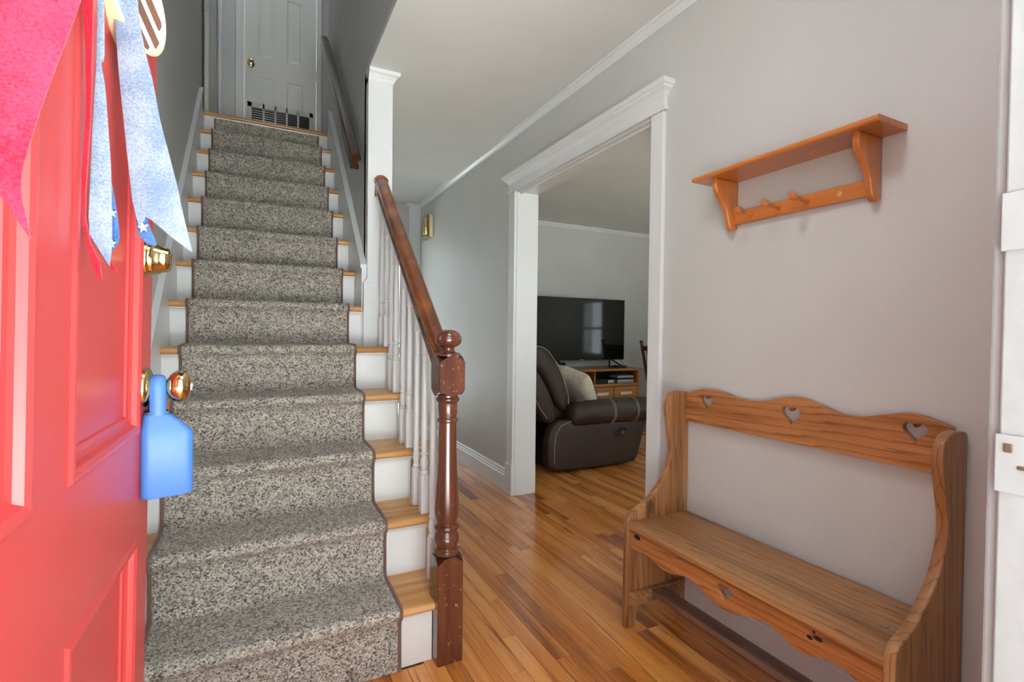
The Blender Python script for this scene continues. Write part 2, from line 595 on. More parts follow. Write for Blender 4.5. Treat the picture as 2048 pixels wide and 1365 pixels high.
def plate(name, outlines, thick, frame, mat, parent=None, bev=0.003, smooth=40, local=False):
    """flat board cut to outlines[0] with holes outlines[1:] ; frame maps (u, v, w) to space; w = 0..thick"""
    cu = bpy.data.curves.new('tmpc', 'CURVE')
    cu.dimensions = '2D'
    cu.fill_mode = 'BOTH'
    cu.extrude = max(thick / 2 - bev, 0.0005)
    cu.bevel_depth = bev
    cu.bevel_resolution = 2
    cu.offset = -bev
    for pts in outlines:
        sp = cu.splines.new('POLY')
        sp.points.add(len(pts) - 1)
        for q, p in zip(sp.points, pts):
            q.co = (p[0], p[1], 0, 1)
        sp.use_cyclic_u = True
    to = bpy.data.objects.new('tmpo', cu)
    C.objects.link(to)
    bpy.context.view_layer.update()
    dg = bpy.context.evaluated_depsgraph_get()
    me = bpy.data.meshes.new_from_object(to.evaluated_get(dg))
    bpy.data.objects.remove(to)
    bpy.data.curves.remove(cu)
    off = Vector((0, 0, 0))
    if parent is not None and not local:
        off = ROOTLOC.get(parent.name, Vector((0, 0, 0)))
    for v in me.vertices:
        v.co = Vector(frame(v.co.x, v.co.y, v.co.z + thick / 2)) - off
    b = bmesh.new()
    b.from_mesh(me)
    bmesh.ops.remove_doubles(b, verts=b.verts, dist=1e-6)
    bmesh.ops.recalc_face_normals(b, faces=b.faces)
    b.to_mesh(me)
    b.free()
    me.name = name
    me.materials.clear()
    o = link_mesh(name, me, mat, parent, smooth)
    ROOTLOC[o.name] = off
    return o

def smooth_curve(pts, n=6, closed=False):
    """Catmull-Rom through 2D points"""
    out = []
    m = len(pts)
    rng = range(m if closed else m - 1)
    for i in rng:
        p0 = pts[(i - 1) % m] if (closed or i > 0) else pts[0]
        p1 = pts[i]
        p2 = pts[(i + 1) % m]
        p3 = pts[(i + 2) % m] if (closed or i + 2 < m) else pts[-1]
        for k in range(n):
            t = k / n
            out.append(tuple(0.5 * ((2 * p1[j]) + (-p0[j] + p2[j]) * t + (2 * p0[j] - 5 * p1[j] + 4 * p2[j] - p3[j]) * t * t
                                    + (-p0[j] + 3 * p1[j] - 3 * p2[j] + p3[j]) * t ** 3) for j in range(len(p1))))
    if not closed:
        out.append(tuple(pts[-1]))
    return out

def heart(cx, cy, w, h, n=28):
    pts = []
    for i in range(n):
        t = 2 * math.pi * i / n
        x = 16 * math.sin(t) ** 3
        y = 13 * math.cos(t) - 5 * math.cos(2 * t) - 2 * math.cos(3 * t) - math.cos(4 * t)
        pts.append((cx + x / 32 * w, cy + (y + 2.5) / 29 * h))
    return pts

def copy_mesh_obj(src, name, parent=None, loc=None):
    o = src.copy()
    o.name = name
    C.objects.link(o)
    if parent is not None:
        o.parent = parent
    if loc is not None:
        o.location = loc
    return o

# ------------------------------------------------------------------ key dimensions (metres)
RISE, GO, Y1 = 0.2006, 0.2144, 1.532
XL, XR = -0.353, 0.464            # inner faces of the stair skirts
W = 1.503                         # hall face of the right-hand wall
W2 = 1.643                        # living-room face
ZC = 2.405                        # hall ceiling
YB = 5.17                         # back wall
YF = 0.228                        # inside face of the front wall
XWL = -0.371                      # left stair wall
XWR = 0.488                       # right stair wall face
LAND = 13 * RISE
ZU = 5.05
OY0, OY1, OZ = 1.645, 2.905, 2.0  # cased opening
def nose(k): return Y1 + (k - 1) * GO

# ------------------------------------------------------------------ SETTING : floor
fb = MB()
fb.box(XWL - 0.1, W2, 0.05, YB + 0.1, -0.06, -0.006)
fb.box(W2, 5.3, YF - 0.15, YB + 0.1, -0.06, -0.006)
floor = struct('floor', 'warm strip hardwood floor running through hall and living room', 'floor', fb, M_FLOORBASE)

PW = 0.0565
plank_mesh = {}
def plank(x, y0, L):
    key = round(L, 3)
    if key not in plank_mesh:
        b = MB().box(-PW / 2 + 0.0004, PW / 2 - 0.0004, 0.0004, L - 0.0004, -0.0058, 0.0, 0.0009, 1)
        me = bpy.data.meshes.new('plank')
        b.bm.to_mesh(me)
        b.bm.free()
        me.materials.append(M_FLOOR)
        plank_mesh[key] = me
    o = bpy.data.objects.new('plank', plank_mesh[key])
    C.objects.link(o)
    o.parent = floor
    o.location = (x, y0, 0)
    o['plank_w'] = 1
    del o['plank_w']

LENS = [0.42, 0.6, 0.78, 0.96, 1.14, 1.32]
def row(x, ya, yb):
    y = ya
    while y < yb - 0.01:
        L = rnd.choice(LENS)
        if y + L > yb - 0.2:
            L = yb - y
        plank(x, y, L)
        y += L
x = XWL + PW / 2 + 0.003
while x < 4.65:
    if x < 0.48:
        row(x, 0.9, 1.55)
    elif x < W2 + 0.02:
        row(x, YF + 0.01, YB - 0.005)
    else:
        lo = max(YF + 0.01, 0.98 * x)
        hi = min(YB - 0.005, 2.0 * x + 0.15)
        if hi - lo > 0.25:
            row(x, round(lo, 1), hi if hi > 4.9 else round(hi, 1))
    x += PW
# the rest of the boards, out of sight, joined
sb = MB()
x = XWL + PW / 2 + 0.003
while x < 5.25:
    w2 = PW / 2 - 0.0004
    if x < 0.48:
        sb.box(x - w2, x + w2, 0.06, 0.899, -0.0058, 0)
    elif x >= W2 + 0.02:
        lo = round(max(YF + 0.01, 0.98 * x), 1)
        hi = min(YB - 0.005, 2.0 * x + 0.15)
        if x >= 4.65 or hi - max(YF + 0.01, 0.98 * x) <= 0.25:
            sb.box(x - w2, x + w2, YF, YB - 0.005, -0.0058, 0)
        else:
            sb.box(x - w2, x + w2, YF, lo - 0.001, -0.0058, 0)
            if hi <= 4.9:
                sb.box(x - w2, x + w2, round(hi, 1) + 0.001, YB - 0.005, -0.0058, 0)
    x += PW
o = sb.build('boards', M_FLOOR, floor)
o['kind'] = 'stuff'

# ------------------------------------------------------------------ SETTING : walls, ceilings
def wallbox(name, label, boxes, mat=None):
    b = MB()
    for q in boxes:
        b.box(*q)
    return struct(name, label, 'wall', b, mat or M_WALL)

DX0, DX1, DZ = -0.200, 0.690, 2.06     # front doorway
wallbox('wall_front', 'front wall around the open entrance door', [
    (XWL - 0.12, DX0 - 0.03, 0.05, YF, -0.3, ZC + 0.25), (DX1 + 0.03, 2.4, 0.05, YF, -0.3, ZC + 0.25),
    (DX0 - 0.03, DX1 + 0.03, 0.05, YF, DZ + 0.03, ZC + 0.25),
    (2.4, 4.4, 0.05, YF, -0.3, 0.6), (2.4, 4.4, 0.05, YF, 2.1, ZC + 0.25), (4.4, 5.42, 0.05, YF, -0.3, ZC + 0.25)])
wallbox('wall_left', 'grey wall along the left side of the stairs', [
    (XWL - 0.12, XWL, YF, 4.17, -0.06, ZU)])
wallbox('wall_right', 'grey hall wall with the wide cased opening, bench and shelf', [
    (W, W2, YF, OY0 - 0.02, -0.06, ZC + 0.15), (W, W2, OY1 + 0.02, YB + 0.1, -0.06, ZC + 0.15), (W, W2, OY0 - 0.02, OY1 + 0.02, OZ + 0.02, ZC + 0.15)])
wallbox('wall_stair_right', 'dim grey wall on the right of the upper stairs', [
    (XWR, 0.61, 2.66, 4.28, -0.06, ZU), (XWR, 0.61, 0.94, 2.66, ZC + 0.03, ZU), (XWR, 0.61, 4.28, YB, -0.06, ZC)])
wallbox('wall_back', 'back wall of the house behind hall and living room', [
    (XWL - 0.12, 0.68, YB, YB + 0.2, -0.3, LAND), (0.68, 1.34, YB, YB + 0.2, -0.3, 0.05), (0.68, 1.34, YB, YB + 0.2, 2.05, LAND),
    (1.34, W2, YB, YB + 0.2, -0.3, LAND), (W2, 5.42, YB, YB + 0.2, -0.3, LAND)])
wallbox('wall_living_right', 'far side wall of the living room with a narrow window', [
    (5.2, 5.42, YF, 2.46, -0.3, 2.7), (5.2, 5.42, 3.06, YB, -0.3, 2.7), (5.2, 5.42, 2.46, 3.06, -0.3, 0.68), (5.2, 5.42, 2.46, 3.06, 1.65, 2.7)])
wallbox('wall_landing', 'dim grey back wall of the upstairs landing', [
    (-2.0, -0.146, 5.2, 5.3, LAND - 0.3, ZU), (0.498, 1.7, 5.2, 5.3, LAND, ZU), (-0.146, 0.498, 5.2, 5.3, LAND + 2.04, ZU), (-0.3, 0.6, 5.62, 5.7, LAND - 0.3, ZU)])
wallbox('wall_upper', 'upstairs walls enclosing the landing', [
    (-2.0, XWL - 0.12, 4.05, 4.17, LAND - 0.3, ZU), (-2.1, -2.0, 4.05, 4.3, LAND - 0.3, ZU), (-2.1, -2.0, 5.1, 5.3, LAND - 0.3, ZU),
    (-2.1, -2.0, 4.3, 5.1, LAND - 0.3, ZU), (0.61, 1.7, 4.16, 4.28, ZC + 0.1, ZU), (1.6, 1.7, 4.28, 5.3, ZC + 0.1, ZU)])
wallbox('wall_upper_front', 'upstairs wall over the foot of the stairs', [(XWL - 0.12, 0.61, 0.82, 0.94, ZC + 0.1, ZU)])
cb = MB()
cb.box(0.61, W, YF, YB, ZC, ZC + 0.1)
cb.box(XWR, 0.61, 0.94, 2.659, ZC, ZC + 0.03)
cb.box(XWL, 0.61, YF, 0.94, ZC, ZC + 0.1)
struct('ceiling_hall', 'pale grey ceiling of the entrance hall', 'ceiling', cb, M_CEIL)
cb = MB().box(W2, 5.2, YF, YB, 2.41, 2.52)
struct('ceiling_living', 'pale ceiling of the living room', 'ceiling', cb, M_CEIL)
cb = MB().box(-2.1, 1.7, 0.82, 5.7, ZU, ZU + 0.1)
struct('ceiling_upper', 'ceiling over stairs and landing', 'ceiling', cb, M_CEIL)
# landing floor
lb = MB().box(-2.0, 1.65, nose(13) + 0.12, 5.62, LAND - 0.2, LAND)
struct('floor_landing', 'oak boarded floor of the upstairs landing', 'floor', lb, M_OAK)

# crown moulding on the hall wall and at the living-room back wall
def crown_prof(x, z, s=1.0, d=-1):
    return [(x, z), (x, z - 0.040 * s), (x + d * 0.006 * s, z - 0.040 * s), (x + d * 0.010 * s, z - 0.030 * s), (x + d * 0.024 * s, z - 0.014 * s), (x + d * 0.030 * s, z - 0.012 * s), (x + d * 0.032 * s, z)]
b = MB().prism(crown_prof(W, ZC), 'Y', YF, YB - 0.06)
struct('trim_1', 'thin white crown moulding along the hall ceiling', 'moulding', b, M_TRIM)
b = MB().prism([(YB + q[0], q[1]) for q in crown_prof(0, 2.41)], 'X', W2, 5.2)
struct('trim_2', 'thin white crown moulding on the living room back wall', 'moulding', b, M_TRIM)

# baseboards
def base_prof(h=0.15):
    return [(0, 0), (-0.016, 0), (-0.016, h - 0.045), (-0.012, h - 0.040), (-0.013, h - 0.028), (-0.009, h - 0.022), (-0.009, h - 0.010), (-0.004, h), (0, h)]
b = MB().prism([(W + q[0], q[1]) for q in base_prof()], 'Y', OY1 + 0.11, YB - 0.05)
b.prism([(W + q[0], q[1]) for q in base_prof()], 'Y', YF, OY0 - 0.08)
struct('baseboard_right', 'white moulded baseboard of the hall wall', 'baseboard', b, M_TRIM)
b = MB().prism([(YB + q[0], q[1]) for q in base_prof(0.17)], 'X', W2, 5.2)
struct('baseboard_living', 'white baseboard of the living room back wall', 'baseboard', b, M_TRIM)

# cased opening
op = thing('trim_3', 'white cased opening with crowned header between hall and living room', 'door casing', (W, OY1, 0), 0, None, 'structure')
MB().box(W - 0.001, W2 + 0.001, OY1, OY1 + 0.02, 0, OZ, 0.001).build('jamb', M_TRIM, op)
MB().box(W - 0.001, W2 + 0.001, OY0 - 0.02, OY0, 0, OZ, 0.001).build('jamb', M_TRIM, op)
MB().box(W - 0.001, W2 + 0.001, OY0 - 0.02, OY1 + 0.02, OZ, OZ + 0.02).build('head_jamb', M_TRIM, op)
MB().box(W + 0.02, W + 0.03, OY0, OY1, OZ - 0.012, OZ, 0.002).build('head_stop', M_TRIM, op)
MB().box(W - 0.020, W, OY1 + 0.004, OY1 + 0.088, 0.20, OZ + 0.004, 0.003).build('casing', M_TRIM, op)
MB().box(W - 0.020, W, OY0 - 0.078, OY0 - 0.004, 0.0, OZ + 0.004, 0.004).build('casing', M_TRIM, op)
MB().box(W - 0.028, W, OY1 - 0.004, OY1 + 0.094, 0, 0.205, 0.003).build('plinth_block', M_TRIM, op)
MB().box(W - 0.002, W2 + 0.015, OY1 - 0.007, OY1 + 0.02, 0, 0.20, 0.002).build('plinth_block', M_TRIM, op)
MB().box(W - 0.026, W, OY0 - 0.092, OY1 + 0.100, OZ + 0.006, OZ + 0.020, 0.005).build('bead', M_TRIM, op)
MB().box(W - 0.021, W, OY0 - 0.080, OY1 + 0.090, OZ + 0.018, OZ + 0.066, 0.001).build('frieze', M_TRIM, op)
capp = [(0, 0), (-0.022, 0), (-0.026, 0.006), (-0.034, 0.020), (-0.048, 0.030), (-0.050, 0.036), (-0.058, 0.040), (-0.062, 0.046), (-0.062, 0.058), (0, 0.058)]
cp = MB()
ring = []
zb = OZ + 0.060
bmx = cp.bm
secs = []
for (dx, dz) in capp:
    e = -dx
    secs.append((e, zb + dz))
y0, y1 = OY0 - 0.080, OY1 + 0.090
rows = []
for (e, z) in secs:
    g = max(e - 0.021, 0.0)
    rows.append([bmx.verts.new((W, y0 - g, z)), bmx.verts.new((W - e, y0 - g, z)), bmx.verts.new((W - e, y1 + g, z)), bmx.verts.new((W, y1 + g, z))])
for a, c in zip(rows, rows[1:]):
    for i in range(3):
        bmx.faces.new((a[i], a[i + 1], c[i + 1], c[i]))
bmx.faces.new(rows[-2])
cp.build('crown_cap', M_TRIM, op)
# living-room side casing
MB().box(W2, W2 + 0.02, OY1 + 0.004, OY1 + 0.088, 0, OZ + 0.004, 0.003).build('casing', M_TRIM, op)
MB().box(W2, W2 + 0.02, OY0 - 0.088, OY0 - 0.004, 0, OZ + 0.004, 0.003).build('casing', M_TRIM, op)
MB().box(W2, W2 + 0.021, OY0 - 0.09, OY1 + 0.09, OZ + 0.004, OZ + 0.10, 0.002).build('frieze', M_TRIM, op)

# pilaster at the far end of the hall
b = MB().box(1.385, W, YB - 0.05, YB, 0, ZC - 0.03, 0.002)
struct('trim_4', 'white corner pilaster at the far end of the hall', 'pilaster', b, M_TRIM)
b = MB()
b.box(1.367, W, YB - 0.062, YB, ZC - 0.03, ZC - 0.018, 0.002)
b.box(1.350, W, YB - 0.080, YB, ZC - 0.019, ZC, 0.003)
struct('trim_5', 'small white crown on the far hall pilaster', 'moulding', b, M_TRIM)

# square post that ends the stair wall
pt = thing('trim_6', 'white square post with crown cap at the end of the stair wall', 'post', (0.55, 2.63, 0), 0, None, 'structure')
MB().box(XWR, 0.612, 2.60, 2.70, 1.30, ZC - 0.03, 0.002).build('shaft', M_TRIM, pt)
MB().box(0.468, 0.632, 2.585, 2.70, 0.98, 1.325, 0.001).build('plinth', M_TRIM, pt)
MB().prism([(0.468, 1.325), (0.632, 1.325), (0.612, 1.348), (XWR, 1.348)], 'Y', 2.590, 2.70).build('plinth_cap', M_TRIM, pt)
cp = MB()
prof = [(0.0, ZC - 0.055), (0.004, ZC - 0.050), (0.008, ZC - 0.038), (0.020, ZC - 0.022), (0.030, ZC - 0.018), (0.032, ZC - 0.008), (0.032, ZC)]
rows = []
for e, z in prof:
    rows.append([cp.bm.verts.new(q) for q in ((XWR, 2.70, z), (XWR, 2.60 - e, z), (0.612 + e, 2.60 - e, z), (0.612 + e, 2.70 + e, z), )])
for a, c in zip(rows, rows[1:]):
    for i in range(3):
        cp.bm.faces.new((a[i], a[i + 1], c[i + 1], c[i]))
    cp.bm.faces.new((a[3], a[0], c[0], c[3]))
cp.bm.faces.new(rows[-1])
cp.bm.faces.new(rows[0][::-1])
cp.build('crown_cap', M_TRIM, pt)

# front door frame (jamb seen at the right edge)
fj = thing('trim_7', 'weathered white front door jamb at the right edge', 'door frame', (DX1, YF, 0), 0, None, 'structure')
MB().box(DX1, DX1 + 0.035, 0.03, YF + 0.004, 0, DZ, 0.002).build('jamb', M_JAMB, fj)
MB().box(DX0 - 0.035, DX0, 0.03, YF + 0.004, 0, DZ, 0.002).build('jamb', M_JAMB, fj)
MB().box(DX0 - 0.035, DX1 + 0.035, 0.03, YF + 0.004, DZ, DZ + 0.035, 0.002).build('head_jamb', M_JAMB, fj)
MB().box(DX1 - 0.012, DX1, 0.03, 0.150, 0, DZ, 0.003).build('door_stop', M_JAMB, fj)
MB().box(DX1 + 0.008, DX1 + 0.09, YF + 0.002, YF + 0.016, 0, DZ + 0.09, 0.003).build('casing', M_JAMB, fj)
for z in (0.95, 1.20):
    MB().box(DX1 - 0.003, DX1 + 0.002, 0.185, YF + 0.006, z - 0.03, z + 0.03, 0.001).build('strike_plate', M_JAMB, fj)
MB().box(DX1 - 0.0045, DX1 - 0.001, 0.200, YF - 0.012, 0.946, 0.950, 0.001).build('rust_mark', M_RUST, fj)
MB().box(DX1 - 0.0045, DX1 - 0.001, 0.220, YF - 0.001, 0.962, 0.971, 0.001).build('rust_mark', M_RUST, fj)
b = MB().box(DX0, DX1, 0.0, YF + 0.06, -0.03, 0.012, 0.004)
struct('trim_8', 'oak threshold under the front door', 'threshold', b, M_OAK)

# ------------------------------------------------------------------ STAIRCASE
st = thing('staircase', 'straight flight of white risers and oak treads rising to landing', 'staircase', (0.05, Y1, 0))
def tread_prof(k, depth):
    y, z = nose(k), k * RISE
    return [(y + depth, z), (y + 0.012, z), (y + 0.004, z - 0.004), (y, z - 0.011), (y, z - 0.018), (y + 0.004, z - 0.025), (y + 0.012, z - 0.028), (y + depth, z - 0.028)]
for k in range(1, 13):
    xe = 0.572 if 2 <= k <= 4 else (0.509 if k == 1 else XR)
    m = MB().prism(tread_prof(k, GO + 0.03), 'X', XL, xe)
    if k == 1:
        m.prism([(y, z) for y, z in [(1.60, RISE), (1.60, RISE - 0.028), (Y1 + GO + 0.03, RISE - 0.028), (Y1 + GO + 0.03, RISE)]], 'X', 0.509, 0.572)
    if k == 5:
        m.prism([(y, z) for y, z in tread_prof(k, 0.20)], 'X', XR, 0.585)
    m.build('tread', M_OAK, st, 40)
m = MB().prism(tread_prof(13, 0.13), 'X', XL - 0.012, XR + 0.012)
m.build('landing_nosing', M_OAK, st, 40)
for k in range(1, 14):
    xe = 0.545 if 2 <= k <= 5 else (0.508 if k == 1 else XR)
    y = nose(k) + 0.027
    MB().box(XL, xe, y, y + 0.018, (k - 1) * RISE + (0.0 if k > 1 else 0.0), k * RISE - 0.028, 0.0008).build('riser', M_RISER, st)
    z = k * RISE - 0.028
    if k > 1:
        MB().prism([(y, z), (y - 0.014, z), (y - 0.012, z - 0.006), (y - 0.006, z - 0.010), (y - 0.004, z - 0.017), (y, z - 0.018)], 'X', XL, xe + (0.008 if k <= 5 else 0)).build('cove_moulding', M_RISER, st)
# skirt boards
def zn(y): return RISE + (y - Y1) * RISE / GO
for xa, xb, ys, ye in ((XWL, XL, 1.30, 4.02), (XR, XWR, 2.62, 4.04)):
    prof = [(ys, zn(ys) - 0.35 if zn(ys) - 0.35 > 0 else 0), (ys, max(zn(ys) + 0.20, 0.1)), (ye, zn(ye) + 0.20), (ye + 0.02, zn(ye) + 0.19), (ye + 0.03, LAND + 0.0), (ye + 0.09, LAND), (ye + 0.09, zn(ye) - 0.30)]
    MB().prism(prof, 'X', xa, xb).build('skirt_board', M_TRIM, st)
    c0 = xb if xa == XWL else xa
    s = 1 if xa == XWL else -1
    cap = [(ys, zn(ys) + 0.180), (ye, zn(ye) + 0.180), (ye, zn(ye) + 0.204), (ys, zn(ys) + 0.204)]
    MB().prism(cap, 'X', c0, c0 + s * 0.006).build('skirt_moulding', M_TRIM, st)
# closed panel below the open side
prof = [(1.60, 0.0), (1.60, RISE - 0.03)]
for k in range(2, 6):
    prof += [(nose(k) + 0.03, (k - 1) * RISE - 0.03), (nose(k) + 0.03, k * RISE - 0.03)]
prof += [(2.66, 5 * RISE - 0.03), (2.66, 0.0)]
MB().prism(prof, 'X', 0.536, 0.552).build('side_panel', M_TRIM, st)

# ------------------------------------------------------------------ RAILING
rl = thing('stair_railing', 'dark stained railing with turned newel post and white balusters', 'railing', (0.553, 1.553, 0))
NX, NY, NWH = 0.553, 1.553, 0.0435
def arch_block(z0, z1, h, top, bot):
    """square block whose faces end in low arches"""
    m = MB()
    m.box(NX - h, NX + h, NY - h, NY + h, z0 + (0.012 if bot else 0), z1 - (0.012 if top else 0), 0.002)
    if top:
        m.lathe([(h * 1.22, z1 - 0.016), (h * 1.10, z1 - 0.008), (h * 0.98, z1)], NX, NY, 28)
    if bot:
        m.lathe([(h * 0.98, z0), (h * 1.10, z0 + 0.008), (h * 1.22, z0 + 0.016)], NX, NY, 28)
    return m
nw = MB()
def block(m, z0, z1, top, bot, h=NWH):
    b = bmesh.new()
    bmesh.ops.create_cube(b, size=1.0)
    for v in b.verts:
        v.co = Vector((NX + v.co.x * 2 * h, NY + v.co.y * 2 * h, (z0 + z1) / 2 + v.co.z * (z1 - z0)))
    bmesh.ops.bevel(b, geom=[e for e in b.edges if abs(e.verts[0].co.z - e.verts[1].co.z) > 1e-4], offset=0.002, segments=1, affect='EDGES')
    # lathe-cut corners : taper the corner points at the ends
    bmesh.ops.subdivide_edges(b, edges=[e for e in b.edges], cuts=6, use_grid_fill=True)
    for v in b.verts:
        dx, dy = v.co.x - NX, v.co.y - NY
        r = math.hypot(dx, dy)
        over = max(0.0, r - h * 0.96)
        if top:
            v.co.z = min(v.co.z, z1 - over * 1.25)
        if bot:
            v.co.z = max(v.co.z, z0 + over * 1.25)
    m._merge(b)
block(nw, 0.0, 0.350, True, False)
block(nw, 0.868, 1.004, True, True, 0.0435)
P = [(0.036, 0.345), (0.041, 0.350), (0.042, 0.356), (0.041, 0.363), (0.034, 0.366), (0.032, 0.369), (0.037, 0.378), (0.0405, 0.390), (0.0405, 0.402), (0.037, 0.413), (0.031, 0.421), (0.030, 0.425),
     (0.038, 0.428), (0.0405, 0.433), (0.0405, 0.438), (0.038, 0.443), (0.032, 0.446), (0.034, 0.455), (0.0385, 0.475), (0.0395, 0.495), (0.038, 0.53), (0.0335, 0.61), (0.030, 0.70), (0.0285, 0.775), (0.0285, 0.782),
     (0.033, 0.785), (0.0345, 0.790), (0.033, 0.795), (0.029, 0.798), (0.031, 0.812), (0.032, 0.835), (0.031, 0.846), (0.035, 0.849), (0.0385, 0.855), (0.0385, 0.860), (0.034, 0.866), (0.034, 0.872)]
nw.lathe(P, NX, NY, 32)
post = nw.build('newel_post', M_NEWEL, rl, 35)
fin = MB().lathe([(0.040, 1.0), (0.041, 1.005), (0.038, 1.009), (0.026, 1.012), (0.021, 1.016), (0.020, 1.024), (0.022, 1.029), (0.033, 1.033), (0.041, 1.042), (0.0435, 1.053), (0.0425, 1.064), (0.036, 1.076), (0.025, 1.083), (0.012, 1.086), (0.0, 1.0865)], NX, NY, 32)
fin.build('finial', M_NEWEL, post, 50)

# handrail : moulded section swept along the flight
def rail_sweep(p0, p1, prof, up=Vector((0, 0, 1))):
    m = MB()
    p0, p1 = Vector(p0), Vector(p1)
    t = (p1 - p0).normalized()
    side = Vector((1, 0, 0))
    nrm = side.cross(t)
    if nrm.z < 0: nrm = -nrm
    A = [m.bm.verts.new(p0 + side * a + nrm * c) for a, c in prof]
    B = [m.bm.verts.new(p1 + side * a + nrm * c) for a, c in prof]
    n = len(prof)
    for i in range(n):
        j = (i + 1) % n
        m.bm.faces.new((A[i], A[j], B[j], B[i]))
    m.bm.faces.new(A)
    m.bm.faces.new(B[::-1])
    return m
hp = [(-0.030, -0.026), (0.030, -0.026), (0.030, -0.012), (0.026, -0.006), (0.026, 0.002), (0.031, 0.010), (0.030, 0.020), (0.022, 0.027), (0.008, 0.030), (-0.008, 0.030), (-0.022, 0.027), (-0.030, 0.020), (-0.031, 0.010), (-0.026, 0.002), (-0.026, -0.006), (-0.030, -0.012)]
RZ0, RZ1 = 0.965, 1.835
RY0, RY1 = 1.590, 2.598
m = rail_sweep((0.553, RY0, RZ0), (0.553, RY1, RZ1), hp)
m.build('handrail', M_RAIL, rl, 40)
# rosette : keyhole plate on the post
ro = []
for i in range(25):
    a = math.radians(-30 + 240 * i / 24)
    ro.append((0.553 + 0.036 * math.cos(a), 1.845 + 0.030 * math.sin(a)))
ro += [(0.553 - 0.026, 1.815), (0.553 - 0.032, 1.795), (0.553 - 0.032, 1.766), (0.553 + 0.032, 1.766), (0.553 + 0.032, 1.795), (0.553 + 0.026, 1.815)]
plate('rosette', [ro], 0.018, lambda u, v, w: (u, 2.599 - w, v), M_RAIL, rl, 0.003)

def rail_under(y): return RZ0 + (y - RY0) * (RZ1 - RZ0) / (RY1 - RY0) - 0.034
bal_cache = {}
def baluster(x, y, z):
    H = rail_under(y) - z
    h = 0.0155
    m = MB()
    m.box(x - h, x + h, y - h, y + h, z, z + 0.145, 0.0015, 1)
    tz = z + H
    zt = tz - 0.10
    m.lathe([(0.0125, z + 0.144), (0.0155, z + 0.150), (0.0145, z + 0.156), (0.011, z + 0.160), (0.012, z + 0.170), (0.0150, z + 0.186), (0.0145, z + 0.200), (0.011, z + 0.212), (0.0105, z + 0.216),
             (0.0145, z + 0.219), (0.0145, z + 0.226), (0.0115, z + 0.229), (0.0135, z + 0.26), (0.0135, z + 0.34), (0.0105, zt - 0.05), (0.0100, zt - 0.016), (0.0140, zt - 0.013), (0.0140, zt - 0.005), (0.0115, zt), (0.0130, zt + 0.02), (0.0125, tz + 0.012)], x, y, 14)
    return m.build('baluster', M_TRIM, rl, 40)
for k, y in ((5, 2.535), (5, 2.425), (4, 2.325), (4, 2.236), (3, 2.108), (3, 2.010), (2, 1.898), (2, 1.796), (1, 1.690)):
    baluster(0.549, y, k * RISE)

# ------------------------------------------------------------------ RUNNER
RX0, RX1 = -0.285, 0.397
path = [(nose(1) + 0.012, 0.002)]
for k in range(1, 14):
    y, z = nose(k), k * RISE
    zb = (k - 1) * RISE
    path += [(y + 0.013, zb + 0.035), (y + 0.016, z - 0.070), (y + 0.012, z - 0.040), (y - 0.006, z - 0.022), (y - 0.009, z - 0.008), (y - 0.001, z + 0.005), (y + 0.016, z + 0.010)] if k < 13 else [(y + 0.013, zb + 0.035), (y + 0.016, z - 0.07), (y + 0.018, z - 0.034)]
    if k < 13:
        path += [(y + GO * 0.5, z + 0.011), (y + GO - 0.020, z + 0.011), (y + GO + 0.006, z + 0.016)]
sm = smooth_curve(path, 8)
def resample(pts, step):
    out = [pts[0]]
    acc = 0.0
    for a, c in zip(pts, pts[1:]):
        d = math.hypot(c[0] - a[0], c[1] - a[1])
        while acc + d >= step and d > 1e-9:
            t = (step - acc) / d
            a = (a[0] + (c[0] - a[0]) * t, a[1] + (c[1] - a[1]) * t)
            out.append(a)
            d = math.hypot(c[0] - a[0], c[1] - a[1])
            acc = 0.0
        acc += d
    out.append(pts[-1])
    return out
rp = resample(sm, 0.0058)
nrm = []
for i in range(len(rp)):
    a, c = rp[max(i - 1, 0)], rp[min(i + 1, len(rp) - 1)]
    dy, dz = c[0] - a[0], c[1] - a[1]
    l = math.hypot(dy, dz) or 1
    nrm.append((-dz / l, dy / l))
ru = thing('stair_runner', 'speckled grey beige berber carpet runner bound in brown down the stairs', 'carpet runner', (0.056, Y1, 0))
NXC = 118
vs_, fs_ = [], []
rr = random.Random(3)
for i, (y, z) in enumerate(rp):
    for j in range(NXC + 1):
        e = min(j, NXC - j)
        d = rr.uniform(-0.0016, 0.0022) if e > 1 else -0.003
        vs_.append((RX0 + (RX1 - RX0) * j / NXC - 0.056 + (rr.uniform(-0.001, 0.001) if e > 1 else 0), y + nrm[i][0] * d - Y1, z + nrm[i][1] * d))
for i in range(len(rp) - 1):
    for j in range(NXC):
        a = i * (NXC + 1) + j
        fs_.append((a, a + 1, a + NXC + 2, a + NXC + 1))
me = bpy.data.meshes.new('pile')
me.from_pydata(vs_, [], fs_)
link_mesh('pile', me, M_CARPET, ru, 80)
sp = resample(sm, 0.012)
for xs in (RX0, RX1):
    m = MB()
    prev = None
    for i, (y, z) in enumerate(sp):
        a, c = sp[max(i - 1, 0)], sp[min(i + 1, len(sp) - 1)]
        dy, dz = c[0] - a[0], c[1] - a[1]
        l = math.hypot(dy, dz) or 1
        ny, nz = -dz / l, dy / l
        q = [(-0.004, -0.008), (-0.004, 0.001), (-0.001, 0.003), (0.003, 0.003), (0.006, 0.0015), (0.006, -0.008)]
        if xs == RX0:
            q = [(-u, w) for u, w in q][::-1]
        s = 1
        ringv = [m.bm.verts.new((xs + u, y + ny * w, z + nz * w)) for u, w in q]
        if prev:
            for k in range(len(q)):
                kk = (k + 1) % len(q)
                m.bm.faces.new((prev[k], prev[kk], ringv[kk], ringv[k]))
        prev = ringv
    m.build('bound_edge', M_BIND, ru, 60)

